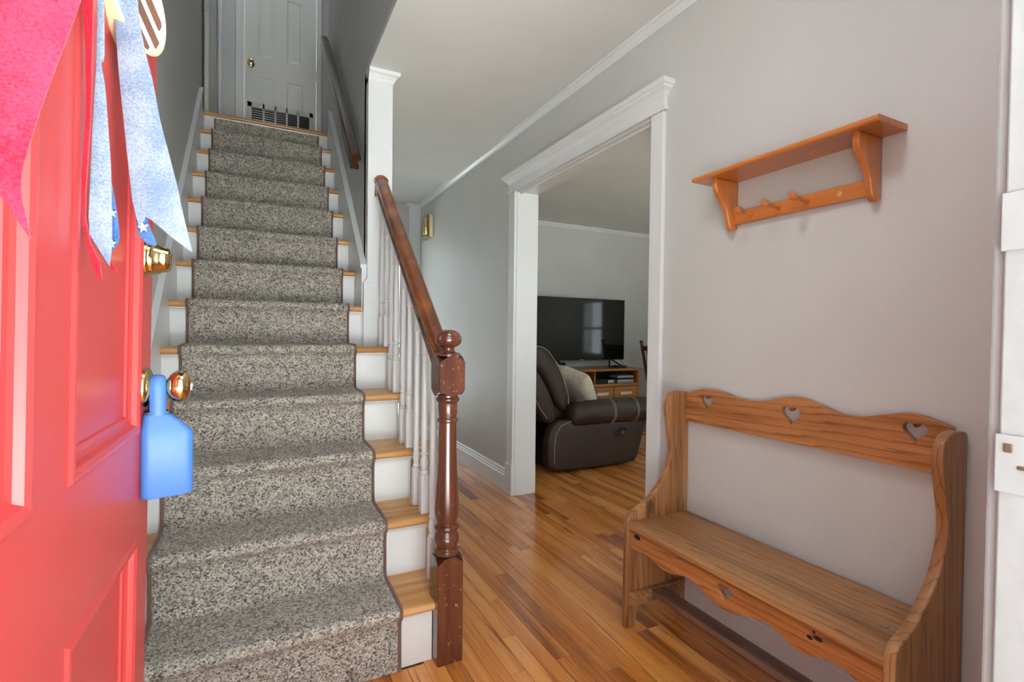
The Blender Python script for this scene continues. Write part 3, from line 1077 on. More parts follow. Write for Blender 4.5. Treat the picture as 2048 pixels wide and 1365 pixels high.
# ------------------------------------------------------------------ wall handrail upstairs
wr = thing('wall_handrail', 'dark wooden handrail fixed to the right stair wall', 'handrail', (0.43, 2.66, 1.9))
hp2 = [(-0.020, -0.045), (0.020, -0.045), (0.022, -0.030), (0.012, -0.012), (0.014, -0.002), (0.026, 0.006), (0.028, 0.020), (0.020, 0.032), (0.0, 0.036), (-0.020, 0.032), (-0.028, 0.020), (-0.026, 0.006), (-0.014, -0.002), (-0.012, -0.012), (-0.022, -0.030)]
m = rail_sweep((0.432, 2.64, 1.945), (0.432, 4.06, 3.275), hp2)
m.build('rail', M_RAILD, wr, 40)
for y in (2.95, 3.75):
    z = 1.945 + (y - 2.64) * (3.275 - 1.945) / (4.06 - 2.64)
    MB().tube([(0.432, y, z - 0.045), (0.434, y, z - 0.075), (0.455, y, z - 0.10), (XWR, y, z - 0.10)], 0.006).build('bracket', M_CHIME, wr, 40)

# ------------------------------------------------------------------ red front door (open)
DA = math.radians(1.2)
LEAN = math.radians(1.05)
d1 = thing('door_1', 'red six panel front door standing open with brass knob', 'door', (-0.195, YF, 0), 0, None, 'structure')
DW, DH, DT = 0.880, 2.03, 0.044
def DL(s, z, w):
    """door coordinates -> local to door_1 : s along the leaf, z up, w out of the visible face"""
    cx = w + (z - 1.0) * math.tan(LEAN)
    return (s * math.sin(DA) + cx * math.cos(DA), s * math.cos(DA) - cx * math.sin(DA), z)
def dmb(fn):
    m = MB()
    fn(m)
    for v in m.bm.verts:
        v.co = Vector(DL(*v.co))
    return m
PANELS = [(0.066, 0.380, 0.25, 0.728), (0.473, 0.790, 0.25, 0.728), (0.066, 0.380, 0.903, 1.735), (0.473, 0.790, 0.903, 1.735), (0.066, 0.380, 1.80, 1.95), (0.473, 0.790, 1.80, 1.95)]
def leaf(m):
    # here x = s, y = z, z = w  (mapped afterwards)
    ss = sorted(set([0.004, DW - 0.008] + [p[0] for p in PANELS] + [p[1] for p in PANELS]))
    zs = sorted(set([0.012, DH] + [p[2] for p in PANELS] + [p[3] for p in PANELS]))
    for i in range(len(ss) - 1):
        for j in range(len(zs) - 1):
            inside = any(p[0] <= ss[i] and ss[i + 1] <= p[1] and p[2] <= zs[j] and zs[j + 1] <= p[3] for p in PANELS)
            if not inside:
                m.box(ss[i], ss[i + 1], zs[j], zs[j + 1], -DT, 0.0)
    bmesh.ops.remove_doubles(m.bm, verts=m.bm.verts, dist=1e-5)
    # delete the doubled inner faces
    seen = {}
    for f in list(m.bm.faces):
        key = tuple(sorted(v.index for v in f.verts))
    m.bm.verts.index_update()
    keys = {}
    for f in m.bm.faces:
        keys.setdefault(tuple(sorted(v.index for v in f.verts)), []).append(f)
    dead = [f for fl in keys.values() if len(fl) > 1 for f in fl]
    bmesh.ops.delete(m.bm, geom=dead, context='FACES')
dmb(leaf).build('leaf', M_RED, d1, None, True)
def panel_fn(p):
    def fn(m):
        s0, s1, z0, z1 = p
        prof = [(0.0, 0.0), (0.004, 0.0035), (0.010, 0.004), (0.016, 0.001), (0.020, -0.006), (0.026, -0.009), (0.034, -0.010), (0.036, -0.013)]
        rows = []
        for e, w in prof:
            rows.append([m.bm.verts.new((s0 + e, z0 + e, w)), m.bm.verts.new((s1 - e, z0 + e, w)), m.bm.verts.new((s1 - e, z1 - e, w)), m.bm.verts.new((s0 + e, z1 - e, w))])
        for a, c in zip(rows, rows[1:]):
            for i in range(4):
                j = (i + 1) % 4
                m.bm.faces.new((a[i], a[j], c[j], c[i]))
        m.bm.faces.new(rows[-1])
        b0 = [m.bm.verts.new((s0, z0, -DT + 0.008)), m.bm.verts.new((s1, z0, -DT + 0.008)), m.bm.verts.new((s1, z1, -DT + 0.008)), m.bm.verts.new((s0, z1, -DT + 0.008))]
        m.bm.faces.new(b0[::-1])
    return fn
for p in PANELS:
    dmb(panel_fn(p)).build('panel', M_RED, d1, None, True)
# hardware on the door : lathe about the door normal
def dlathe(prof, s, z, seg=28):
    m = MB()
    m.lathe(prof, 0, 0, seg)
    for v in m.bm.verts:
        v.co = Vector(DL(s + v.co.x, z + v.co.y, v.co.z))
    return m
kb = dlathe([(0.034, 0.0), (0.034, 0.003), (0.031, 0.007), (0.022, 0.011), (0.014, 0.014), (0.011, 0.018), (0.0105, 0.030), (0.013, 0.033), (0.022, 0.038), (0.028, 0.046), (0.0285, 0.054), (0.026, 0.062), (0.019, 0.067), (0.012, 0.069), (0.011, 0.066), (0.0, 0.066)], 0.830, 0.977)
kb.build('door_knob', M_BRASS, d1, 50, True)
db = dlathe([(0.0310, 0.0), (0.0310, 0.003), (0.0290, 0.006), (0.0275, 0.008), (0.0275, 0.013), (0.0255, 0.0145), (0.0250, 0.020), (0.0230, 0.022), (0.0215, 0.029), (0.0195, 0.034), (0.0135, 0.036), (0.012, 0.0345), (0.0, 0.0345)], 0.818, 1.199)
db.build('deadbolt', M_BRASS, d1, 50, True)
dmb(lambda m: m.box(DW - 0.009, DW - 0.0065, 0.947, 1.007, -0.034, -0.012)).build('latch_plate', M_BRASS, d1, None, True)
for z in (0.25, 1.0, 1.8):
    dmb(lambda m: m.box(0.0, 0.006, z - 0.05, z + 0.05, -0.052, -0.040)).build('hinge', M_BRASS, d1, None, True)

def door_pt(s, z, w):
    q = DL(s, z, w)
    return Vector((q[0] - 0.195, q[1] + YF, q[2]))

# blue lock box on the knob
kp = door_pt(0.830, 0.977, 0.024)
lbx = thing('lock_box', 'sky blue rubber covered key lock box hanging from the brass knob', 'lock box', (kp.x, kp.y, kp.z - 0.2), math.radians(14))
m = MB()
def rrect(hx, hy, r, n=5):
    pts = []
    for cxs, cys, a0 in ((1, 1, 0), (-1, 1, 90), (-1, -1, 180), (1, -1, 270)):
        for i in range(n + 1):
            a = math.radians(a0 + 90 * i / n)
            pts.append((cxs * (hx - r) + r * math.cos(a), cys * (hy - r) + r * math.sin(a)))
    return pts
def loft(m, secs, cap=True):
    rows = [[m.bm.verts.new((x, y, z)) for (x, y) in pts] for pts, z in secs]
    for a, c in zip(rows, rows[1:]):
        n = len(a)
        for i in range(n):
            j = (i + 1) % n
            m.bm.faces.new((a[i], a[j], c[j], c[i]))
    if cap:
        m.bm.faces.new(rows[0][::-1])
        m.bm.faces.new(rows[-1])
    return m
def off(pts, dx): return [(x + dx, y) for x, y in pts]
bx0 = 0.007
loft(m, [(off(rrect(0.036, 0.023, 0.012), bx0), 0.010), (off(rrect(0.0385, 0.026, 0.013), bx0), 0.014), (off(rrect(0.0385, 0.026, 0.013), bx0), 0.118), (off(rrect(0.037, 0.025, 0.012), bx0 - 0.001), 0.124),
         (off(rrect(0.021, 0.020, 0.010), bx0 - 0.013), 0.152), (off(rrect(0.016, 0.016, 0.008), bx0 - 0.014), 0.157)])
m.build('body', M_BLUE, lbx, 50, True)
for xs in (-0.021, 0.009):
    pass
m = MB()
pth = []
for i in range(13):
    a = math.radians(180 - 180 * i / 12)
    pth.append((-0.006 , 0.0145 * math.cos(a), 0.203 + 0.014 * math.sin(a)))
pth = [(-0.006, -0.0145, 0.15)] + pth + [(-0.006, 0.0145, 0.15)]
# flat covered shackle: tube flattened along x
m.tube(pth, 0.0055, 10)
for v in m.bm.verts:
    v.co.x = -0.006 + (v.co.x + 0.006) * 2.2
m.build('shackle', M_BLUE, lbx, 50, True)
m = MB().box(-0.022, 0.010, -0.0175, 0.0175, 0.155, 0.159, 0.001)
m.build('dial_slot', M_BLACK, lbx, None, True)
for z in (0.060, 0.078, 0.096):
    MB().box(bx0 + 0.0382, bx0 + 0.0395, -0.010, 0.010, z, z + 0.006, 0.0005).build('raised_mark', M_BLUE, lbx, None, True)

# ------------------------------------------------------------------ patriotic wreath on the door
wp = door_pt(0.50, 1.80, 0.05)
wt = thing('door_wreath', 'fabric wreath on the red door with hanging red and denim streamers', 'wreath', (wp.x, wp.y, wp.z))
def sheet(name, outline, y0, mat, bend=0.0, thick=0.003, tilt=0.0, holes=()):
    """hanging strip : outline in (x, z), standing near plane y0, waving in depth"""
    def fr(u, v, w):
        return (u, y0 + (w - thick / 2) + bend * math.sin((v - 1.0) * 9.0 + u * 6) + tilt * (u + 0.13), v)
    return plate(name, [outline] + list(holes), thick, fr, mat, wt, 0.0008, 60)
def px(u, v, Y):
    """ray through a photo pixel met with the plane at depth Y (measuring aid)"""
    d = M.to_3x3() @ Vector(((u - 1024) / F_PX, -(v - 682.5) / F_PX, -1.0))
    t = Y / d.y
    return (d.x * t, CAM_Z + d.z * t)
def PXL(lst, Y): return [px(u, v, Y) for u, v in lst]
def ext(p, q, s):
    return (p[0] + (p[0] - q[0]) * s, p[1] + (p[1] - q[1]) * s)
def outline(lst, Y, n=5):
    return PXL(lst, Y)
Y = 0.47
sheet('burlap_streamer', smooth_curve(PXL([(-150, -420), (240, -300), (205, -160), (158, -10), (112, 110), (76, 210), (52, 290), (38, 350), (42, 400), (52, 445)], Y), 4) + PXL([(59, 478), (52, 468), (0, 394), (-60, 300)], Y) + PXL([(-110, 60)], Y), Y, M_BURLAP, 0.006)
Y = 0.70
sheet('red_streamer', PXL([(178, -330), (196, -330), (193, 0), (188, 120), (184, 240), (176, 380), (176, 440), (186, 488), (205, 530), (208, 562), (199, 558), (180, 500), (169, 440), (168, 350), (176, 220), (176, 100), (172, 20)], Y), Y, M_REDCLOTH, 0.01, 0.004, 0.4)
Y = 0.735
sheet('red_streamer', PXL([(186, 455), (200, 485), (222, 525), (238, 549), (232, 546), (215, 530), (196, 500)], Y), Y, M_REDCLOTH, 0.0, 0.003)
Y = 0.73
sheet('denim_streamer', smooth_curve(PXL([(192, -300), (206, -300), (208, 60), (206, 115), (201, 125), (208, 170), (213, 240), (219, 330), (222, 440), (223, 490)], Y), 4) + PXL([(218, 533), (212, 525), (177, 468)], Y) + PXL([(175, 430), (182, 250), (190, 130), (194, 40)], Y), Y, M_DENIM, 0.006)
Y = 0.75
dk = sheet('starred_backing', smooth_curve(PXL([(216, 350), (222, 362), (229, 395), (236, 440), (239, 470), (237, 485), (230, 496), (220, 502), (214, 470)], Y), 3), Y, M_DENIMD, 0.0)
Y = 0.86
sheet('denim_streamer', smooth_curve(PXL([(228, -280), (266, -280), (277, 0), (288, 88), (305, 160), (320, 240), (338, 310), (352, 365), (366, 430), (384, 503)], Y), 4) + PXL([(378, 501), (340, 472), (300, 438), (289, 432)], Y) + PXL([(287, 440), (275, 452), (262, 400), (250, 290), (237, 150), (230, 40)], Y), Y, M_DENIM, 0.008)
Y = 0.875
sheet('starred_backing', smooth_curve(PXL([(272, 440), (290, 428), (300, 455), (312, 484), (310, 492), (292, 487), (276, 468)], Y), 3), Y, M_DENIMD, 0.0)
def star(u, v, r, Y, rot=0.0):
    pts = []
    for i in range(10):
        a = math.radians(90 + 36 * i + rot)
        q = r if i % 2 == 0 else r * 0.42
        pts.append((u + q * math.cos(a), v - q * math.sin(a)))
    return PXL(pts, Y)
for (u, v, r, Y, rot) in ((224, 427, 10, 0.744, 8), (223, 487, 10, 0.744, -6), (286, 455, 12, 0.868, 10)):
    sheet('white_star', star(u, v, r, Y, rot), Y, M_STAR, 0.0, 0.0016)
# grapevine ring above, and the cream drum ornament with brown and white bands
m = MB()
for q in range(7):
    pth = []
    ph = rnd.uniform(0, 6)
    for i in range(48):
        a = 2 * math.pi * i / 48
        rr_ = 0.20 + 0.018 * math.sin(3 * a + ph) + 0.008 * (q - 3)
        dep = 0.015 * math.cos(5 * a + ph * 2)
        v = door_pt(0.47 + rr_ * math.cos(a), 1.86 + rr_ * math.sin(a), 0.045 + dep)
        pth.append(v)
    m.tube(pth, 0.006, 6, True)
m.build('grapevine_ring', M_VINE, wt, 60)
# drum : open end turned towards the free edge of the door
dc = Vector((px(262, 0, 0.90)[0], 0.90, px(262, 0, 0.90)[1] + 0.006))
drum = MB()
SEG = 36
ax = Vector((0.62, 0.30, 0.0)).normalized()
ax = Vector((0.95, -0.30, 0.05)).normalized()
u0 = ax.orthogonal().normalized()
u0 = (Vector((0, 0, 1)) - ax * ax.z).normalized()
v0 = ax.cross(u0)
def drum_ring(rad, t): return [dc + ax * t + (u0 * math.cos(2 * math.pi * i / SEG) + v0 * math.sin(2 * math.pi * i / SEG)) * rad for i in range(SEG)]
rings = [drum_ring(0.001, -0.045), drum_ring(0.070, -0.045), drum_ring(0.076, 0.010), drum_ring(0.071, 0.012), drum_ring(0.069, 0.004), drum_ring(0.001, 0.003)]
vr = [[drum.bm.verts.new(p) for p in r_] for r_ in rings]
for a, c in zip(vr, vr[1:]):
    for i in range(SEG):
        j = (i + 1) % SEG
        drum.bm.faces.new((a[i], a[j], c[j], c[i]))
dr = drum.build('drum_ornament', M_CREAM, wt, 40)
m = MB()
m.bm.faces.new([m.bm.verts.new(p) for p in drum_ring(0.0685, 0.0045)])
m.build('white_face', M_WHITEO, dr)
for k in (-0.036, 0.0, 0.036):
    m = MB()
    hw = 0.009
    L_ = math.sqrt(0.068 ** 2 - k ** 2)
    dirv = (u0 * 0.6 + v0 * 0.8).normalized()
    perp = dirv.cross(ax)
    cc = dc + ax * 0.0050 + perp * k
    q = [cc + dirv * L_ * s1 + perp * hw * s2 + ax * w for w in (0, 0.0015) for s1, s2 in ((-1, -1), (1, -1), (1, 1), (-1, 1))]
    vv = [m.bm.verts.new(p) for p in q]
    for idx in ((0, 1, 2, 3), (7, 6, 5, 4), (0, 4, 5, 1), (1, 5, 6, 2), (2, 6, 7, 3), (3, 7, 4, 0)):
        m.bm.faces.new([vv[i] for i in idx])
    m.build('brown_band', M_BROWN, dr)

# ------------------------------------------------------------------ upstairs doors
d2 = thing('door_2', 'white panelled landing door with a vent grille at the top of the stairs', 'door', (-0.13, 5.2, LAND), 0, None, 'structure')
UX0, UX1 = -0.128, 0.480
ug = [(-0.020, 0.116, 0.0), (0.226, 0.362, 0.0)]
upan = []
for xa, xb, _ in ug:
    upan += [(xa, xb, LAND + 0.20, LAND + 0.806), (xa, xb, LAND + 0.985, LAND + 1.572), (xa, xb, LAND + 1.68, LAND + 1.90)]
m = MB()
ss = sorted(set([UX0, UX1] + [p[0] for p in upan] + [p[1] for p in upan]))
zs = sorted(set([LAND + 0.01, LAND + 2.02] + [p[2] for p in upan] + [p[3] for p in upan]))
for i in range(len(ss) - 1):
    for j in range(len(zs) - 1):
        if not any(p[0] <= ss[i] and ss[i + 1] <= p[1] and p[2] <= zs[j] and zs[j + 1] <= p[3] for p in upan):
            m.box(ss[i], ss[i + 1], 5.2, 5.235, zs[j], zs[j + 1])
lf = m.build('leaf', M_DOORW, d2)
for p in upan:
    m = MB()
    rows = []
    for e, w in [(0.0, 0.0), (0.006, 0.008), (0.014, 0.010), (0.030, 0.003), (0.034, 0.002)]:
        rows.append([m.bm.verts.new(q) for q in ((p[0] + e, 5.2 + w, p[2] + e), (p[1] - e, 5.2 + w, p[2] + e), (p[1] - e, 5.2 + w, p[3] - e), (p[0] + e, 5.2 + w, p[3] - e))])
    for a, c in zip(rows, rows[1:]):
        for i in range(4):
            j = (i + 1) % 4
            m.bm.faces.new((a[i], a[j], c[j], c[i]))
    m.bm.faces.new(rows[-1])
    m.build('panel', M_DOORW, d2)
# knob
m = MB()
m.lathe([(0.030, 0.0), (0.030, 0.004), (0.022, 0.010), (0.011, 0.014), (0.010, 0.028), (0.020, 0.036), (0.026, 0.046), (0.024, 0.058), (0.012, 0.064), (0.0, 0.064)], 0, 0, 24)
for v in m.bm.verts:
    v.co = Vector((-0.077 + v.co.x, 5.2 - v.co.z, LAND + 0.905 + v.co.y))
m.build('door_knob', M_BRASS, d2, 50)
for z in (0.30, 0.92, 1.75):
    MB().box(UX1 - 0.002, UX1 + 0.008, 5.188, 5.2, LAND + z - 0.045, LAND + z + 0.045, 0.002).build('hinge', M_CHIME, d2)
# grille
gx0, gx1, gz0, gz1 = -0.105, 0.455, LAND + 0.08, LAND + 0.560
gr = MB()
gy = 5.193
gr.box(gx0, gx1, gy, 5.2, gz1 - 0.045, gz1, 0.001)
gr.box(gx0, gx1, gy, 5.2, gz0, gz0 + 0.03, 0.001)
gr.box(gx0, gx0 + 0.035, gy, 5.2, gz0, gz1, 0.001)
gr.box(gx1 - 0.035, gx1, gy, 5.2, gz0, gz1, 0.001)
nb = 5
for i in range(1, nb):
    xx = gx0 + 0.035 + (gx1 - gx0 - 0.07) * i / nb
    gr.box(xx - 0.008, xx + 0.008, gy, 5.2, gz0, gz1, 0.001)
gro = gr.build('vent_grille', M_GRILLE, d2)
MB().box(gx0 + 0.03, gx1 - 0.03, 5.1995, 5.202, gz0 + 0.02, gz1 - 0.02).build('vent_back', M_DARK, gro)
for i in range(20):
    z = gz0 + 0.035 + i * 0.0205
    MB().prism([(5.1935, z), (5.1945, z - 0.0015), (5.2, z + 0.010), (5.199, z + 0.0115)], 'X', gx0 + 0.033, gx1 - 0.033).build('slat', M_LOUVRE, gro)
for sx, sz in ((gx0 + 0.018, gz1 - 0.03), (gx1 - 0.018, gz1 - 0.03), (0.0, gz1 - 0.012), (0.36, gz1 - 0.012)):
    m = MB().lathe([(0.004, 0), (0.004, 0.001), (0.0, 0.0015)], 0, 0, 10)
    for v in m.bm.verts:
        v.co = Vector((sx + v.co.x, gy - v.co.z, sz + v.co.y))
    m.build('screw', M_BLACK, gro)
# casing of the landing door
cz = LAND
b = MB()
b.box(UX0 - 0.072, UX0 - 0.003, 5.180, 5.2, cz, cz + 2.09, 0.003)
b.box(UX1 + 0.003, UX1 + 0.050, 5.180, 5.2, cz, cz + 2.09, 0.003)
b.box(UX0 - 0.072, UX1 + 0.05, 5.179, 5.2, cz + 2.025, cz + 2.10, 0.003)
struct('trim_9', 'white casing around the landing door', 'door casing', b, M_TRIM)
# left side bedroom door, edge on, and round-edged casing
b = MB().box(-0.376, -0.347, 4.42, 5.10, cz + 0.01, cz + 2.0, 0.002)
d3 = struct('door_3', 'white upstairs door standing open edge on at the left', 'door', b, M_DOORW)
m = MB().box(-0.377, -0.346, 4.417, 4.423, cz + 0.86, cz + 0.92, 0.001)
m.build('latch_plate', M_GRILLE, d3)
b = MB().lathe([(0.019, cz), (0.019, cz + 2.35)], -0.322, 5.165, 16)
struct('trim_10', 'rounded white corner bead beside the landing wall', 'moulding', b, M_TRIM, 40)

# ------------------------------------------------------------------ back glazed door (seen between balusters)
w1 = thing('window_1', 'bright glazed back door beyond the balusters', 'window', (1.0, YB, 0), 0, None, 'structure')
for a in ((0.68, 0.72), (1.30, 1.34)):
    MB().box(a[0], a[1], YB - 0.01, YB + 0.06, 0.05, 2.05, 0.003).build('window_frame', M_TRIM, w1)
for z in ((0.05, 0.20), (1.99, 2.05)):
    MB().box(0.72, 1.30, YB - 0.01, YB + 0.06, z[0], z[1], 0.003).build('window_frame', M_TRIM, w1)
for i in range(1, 3):
    MB().box(0.72 + 0.58 * i / 3 - 0.008, 0.72 + 0.58 * i / 3 + 0.008, YB + 0.01, YB + 0.04, 0.20, 1.99).build('glazing_bar', M_TRIM, w1)
    MB().box(0.72, 1.30, YB + 0.01, YB + 0.04, 0.20 + 1.79 * i / 3 - 0.008, 0.20 + 1.79 * i / 3 + 0.008).build('glazing_bar', M_TRIM, w1)
for i in range(3):
    for j in range(3):
        MB().box(0.72 + 0.58 * i / 3 + 0.006, 0.72 + 0.58 * (i + 1) / 3 - 0.006, YB + 0.023, YB + 0.027, 0.20 + 1.79 * j / 3 + 0.006, 0.20 + 1.79 * (j + 1) / 3 - 0.006).build('pane', M_GLASS, w1)

def sash(name, label, x0, x1, y0, y1, z0, z1):
    t = thing(name, label, 'window', ((x0 + x1) / 2, (y0 + y1) / 2, z0), 0, None, 'structure')
    if x1 - x0 < y1 - y0:
        a, c = y0, y1
        def B(p0, p1, q0, q1, d0=0.0, d1=0.05): return MB().box(x0 + d0, x0 + d1, p0, p1, q0, q1, 0.002)
    else:
        a, c = x0, x1
        def B(p0, p1, q0, q1, d0=0.0, d1=0.05): return MB().box(p0, p1, y1 - d1, y1 - d0, q0, q1, 0.002)
    for p in ((a, a + 0.04), (c - 0.04, c)):
        B(p[0], p[1], z0, z1).build('window_frame', M_TRIM, t)
    zm = (z0 + z1) / 2
    for q in ((z0, z0 + 0.05), (zm - 0.02, zm + 0.02), (z1 - 0.04, z1)):
        B(a + 0.04, c - 0.04, q[0], q[1]).build('window_frame', M_TRIM, t)
    for q in ((z0 + 0.05, zm - 0.02), (zm + 0.02, z1 - 0.04)):
        B(a + 0.038, c - 0.038, q[0] - 0.002, q[1] + 0.002, 0.022, 0.026).build('pane', M_GLASS, t)
    return t
sash('window_2', 'narrow sash window in the far living room wall', 5.2, 5.3, 2.46, 3.06, 0.68, 1.65)
sash('added_window', 'added wide front window, unseen, letting daylight into the living room', 2.4, 4.4, 0.1, YF, 0.6, 2.1)  # unseen opening added to light the living room

# ------------------------------------------------------------------ added ceiling lamps, unseen, to brighten hall and landing
def fill_glow(name, power):
    m, nt, b = new_mat(name)
    b.inputs['Base Color'].default_value = (0.9, 0.9, 0.88, 1)
    b.inputs['Emission Color'].default_value = (0.90, 0.96, 1.0, 1)
    b.inputs['Emission Strength'].default_value = power
    m.cycles.emission_sampling = 'FRONT'
    return m
def fill_lamp(label, x, y, z, power, r=0.15):
    t = thing('fill_lamp', label, 'added lamp', (x, y, z))
    MB().lathe([(r * 0.75, z), (r * 0.80, z - 0.01), (r * 0.72, z - 0.03), (0.0, z - 0.03)], x, y, 32).build('canopy', M_BRASS, t, 40)
    MB().lathe([(r * 0.7, z - 0.028), (r, z - 0.035), (r * 0.97, z - 0.06), (r * 0.75, z - 0.09), (r * 0.4, z - 0.108), (0.0, z - 0.114)], x, y, 32).build('fill_bowl', fill_glow('fill_glass', power), t, 60)
fill_lamp('added unseen lamp on the hall ceiling near the entrance', 0.46, 0.66, ZC, FILL_HALL)
fill_lamp('added unseen lamp on the ceiling over the landing', 0.05, 4.35, ZU, FILL_UP)

# ------------------------------------------------------------------ HALL : coat shelf
cs = thing('coat_shelf', 'amber pine wall shelf with peg rail and scrolled brackets', 'shelf', (W, 1.0, 1.45))
MB().prism([(W, 1.634), (W - 0.134, 1.634), (W - 0.140, 1.629), (W - 0.140, 1.622), (W - 0.136, 1.617), (W, 1.617)], 'Y', 0.700, 1.296, 0.0015).build('shelf_board', M_ORANGE, cs)
bp = smooth_curve([(0.112, 1.617), (0.114, 1.596), (0.110, 1.580), (0.095, 1.558), (0.070, 1.530), (0.055, 1.505), (0.046, 1.475), (0.040, 1.455), (0.026, 1.443), (0.010, 1.447)], 5) + [(0.0, 1.455), (0.0, 1.617)]
for ya in (1.212, 0.757):
    plate('bracket', [[(a, b_) for a, b_ in bp]], 0.019, lambda u, v, w, ya=ya: (W - u, ya + w, v), M_ORANGE_Z, cs, 0.005)
MB().box(W - 0.018, W, 0.776, 1.212, 1.466, 1.511, 0.0015).build('peg_rail', M_ORANGE, cs)
for y in (1.145, 1.045, 0.952):
    m = MB().lathe([(0.008, 0.0), (0.0065, 0.012), (0.0055, 0.03), (0.0065, 0.058), (0.0100, 0.062), (0.0118, 0.068), (0.0118, 0.074), (0.009, 0.080), (0.0, 0.082)], 0, 0, 16)
    for v in m.bm.verts:
        v.co = Vector((W - 0.016 - v.co.z * 0.985, y + v.co.x, 1.489 + v.co.y + v.co.z * 0.08))
    m.build('peg', M_ORANGE_Z, cs, 50)
m = MB().lathe([(0.0075, 0.0), (0.0075, 0.0012), (0.004, 0.0016), (0.003, 0.0004), (0.0, 0.0004)], 0, 0, 16)
for v in m.bm.verts:
    v.co = Vector((W - 0.018 - v.co.z, 0.858 + v.co.x, 1.489 + v.co.y))
m.build('peg_hole', M_ENDGRAIN, cs)
m = MB().lathe([(0.0035, 0.0), (0.003, 0.001), (0.0, 0.0012)], 0, 0, 10)
for v in m.bm.verts:
    v.co = Vector((W - 0.018 - v.co.z, 1.0, 1.478 + v.co.y))
m.build('screw', M_STEEL, cs)

# ------------------------------------------------------------------ HALL : bench
bn = thing('bench', 'old pine hall bench with heart cut-outs and wavy apron', 'bench', (1.35, 1.0, 0))
BY0, BY1 = 0.556, 1.436     # outer faces
TH = 0.024
WB = W - 0.004
side = smooth_curve([(1.484, 0.857), (1.452, 0.861), (1.415, 0.858), (1.390, 0.843), (1.378, 0.815), (1.381, 0.775), (1.394, 0.715), (1.408, 0.655), (1.404, 0.610), (1.387, 0.564), (1.361, 0.522), (1.329, 0.489), (1.295, 0.460), (1.252, 0.436), (1.212, 0.420)], 4)
side += [(1.200, 0.405), (1.197, 0.395), (1.197, 0.0), (1.240, 0.0), (1.244, 0.03)]
side += smooth_curve([(1.252, 0.055), (1.285, 0.085), (1.345, 0.095), (1.405, 0.085), (1.440, 0.055)], 4) + [(1.448, 0.03), (1.452, 0.0), (WB - 0.006, 0.0), (WB - 0.006, 0.850)]
for ya in (BY1 - TH, BY0):
    plate('side_panel', [side], TH, lambda u, v, w, ya=ya: (u, ya + w, v), M_PINE_Z, bn, 0.004)
# back rail with hearts
bt = [(1.412, 0.849), (1.377, 0.864), (1.315, 0.878), (1.250, 0.874), (1.187, 0.861), (1.127, 0.857), (1.072, 0.867), (1.011, 0.884), (0.954, 0.889), (0.893, 0.874), (0.836, 0.858), (0.783, 0.859), (0.734, 0.871), (0.682, 0.884), (0.644, 0.883), (0.603, 0.872), (0.580, 0.862)]
ol = smooth_curve(bt, 4) + [(0.580, 0.745), (1.412, 0.745)]
plate('back_rail', [ol, heart(1.313, 0.827, 0.058, 0.054), heart(0.985, 0.829, 0.064, 0.056), heart(0.655, 0.837, 0.056, 0.052)], 0.022, lambda u, v, w: (1.475 + w, u, v), M_PINE, bn, 0.0025)
# seat of two boards
MB().box(1.196, 1.372, BY0 + TH - 0.004, BY1 - TH + 0.004, 0.370, 0.392, 0.004).build('seat_board', M_PINE_SEAT, bn, 40)
MB().box(1.3728, WB - 0.008, BY0 + TH - 0.004, BY1 - TH + 0.004, 0.370, 0.3915, 0.003).build('seat_board', M_PINE_SEAT, bn, 40)
# apron
ab = [(1.412, 0.306), (1.389, 0.296), (1.343, 0.304), (1.299, 0.300), (1.256, 0.288), (1.211, 0.289), (1.159, 0.305), (1.123, 0.307), (1.084, 0.298), (1.038, 0.281), (0.999, 0.277), (0.957, 0.284), (0.912, 0.300), (0.874, 0.309), (0.845, 0.308), (0.812, 0.297), (0.778, 0.288), (0.748, 0.289), (0.717, 0.301), (0.690, 0.309), (0.662, 0.307), (0.630, 0.297), (0.580, 0.306)]
ol = smooth_curve(ab, 4) + [(0.580, 0.370), (1.412, 0.370)]
plate('apron', [ol, heart(0.997, 0.326, 0.052, 0.046)], 0.020, lambda u, v, w: (1.208 + w, u, v), M_PINE, bn, 0.0025)
# cleats and stretcher
for ya in (BY1 - TH - 0.02, BY0 + TH):
    MB().box(1.208, 1.466, ya, ya + 0.02, 0.088, 0.134, 0.002).build('cleat', M_PINE_SEAT, bn)
MB().box(1.299, 1.356, BY0 + TH + 0.0205, BY1 - TH - 0.0205, 0.112, 0.133, 0.003).build('stretcher', M_STRETCH, bn, 40)
for (yk, zk, ra, rb_) in ((0.725, 0.345, 0.006, 0.012), (0.745, 0.338, 0.005, 0.008), (0.735, 0.356, 0.004, 0.004), (1.372, 0.350, 0.009, 0.016)):
    m = MB().lathe([(1.0, 0.0), (0.9, 0.0008), (0.0, 0.001)], 0, 0, 14)
    for v in m.bm.verts:
        v.co = Vector((1.208 - v.co.z, yk + v.co.x * rb_, zk + v.co.y * ra))
    m.build('knot', M_DARK, bn)
# two loose screws on the seat
def screw(px_, py_, ang, label):
    t = thing('screw', label, 'screw', (px_, py_, 0.3925), ang)
    MB().tube([(-0.009, 0, 0.0022), (0.009, 0, 0.0018)], [0.0018, 0.0012], 8).build('shank', M_STEEL, t, 40, True)
    MB().lathe([(0.0035, -0.0105), (0.0035, -0.0095), (0.0018, -0.0085)], 0, 0, 10, Matrix.Translation((0, 0, 0.0035)) @ Matrix.Rotation(math.radians(90), 4, 'Y')).build('head', M_STEEL, t, 40, True)
screw(1.322, 0.640, math.radians(75), 'bright loose screw lying on the bench seat, farther from the end')
screw(1.345, 0.612, math.radians(105), 'dark loose screw lying nearest the bench end panel')

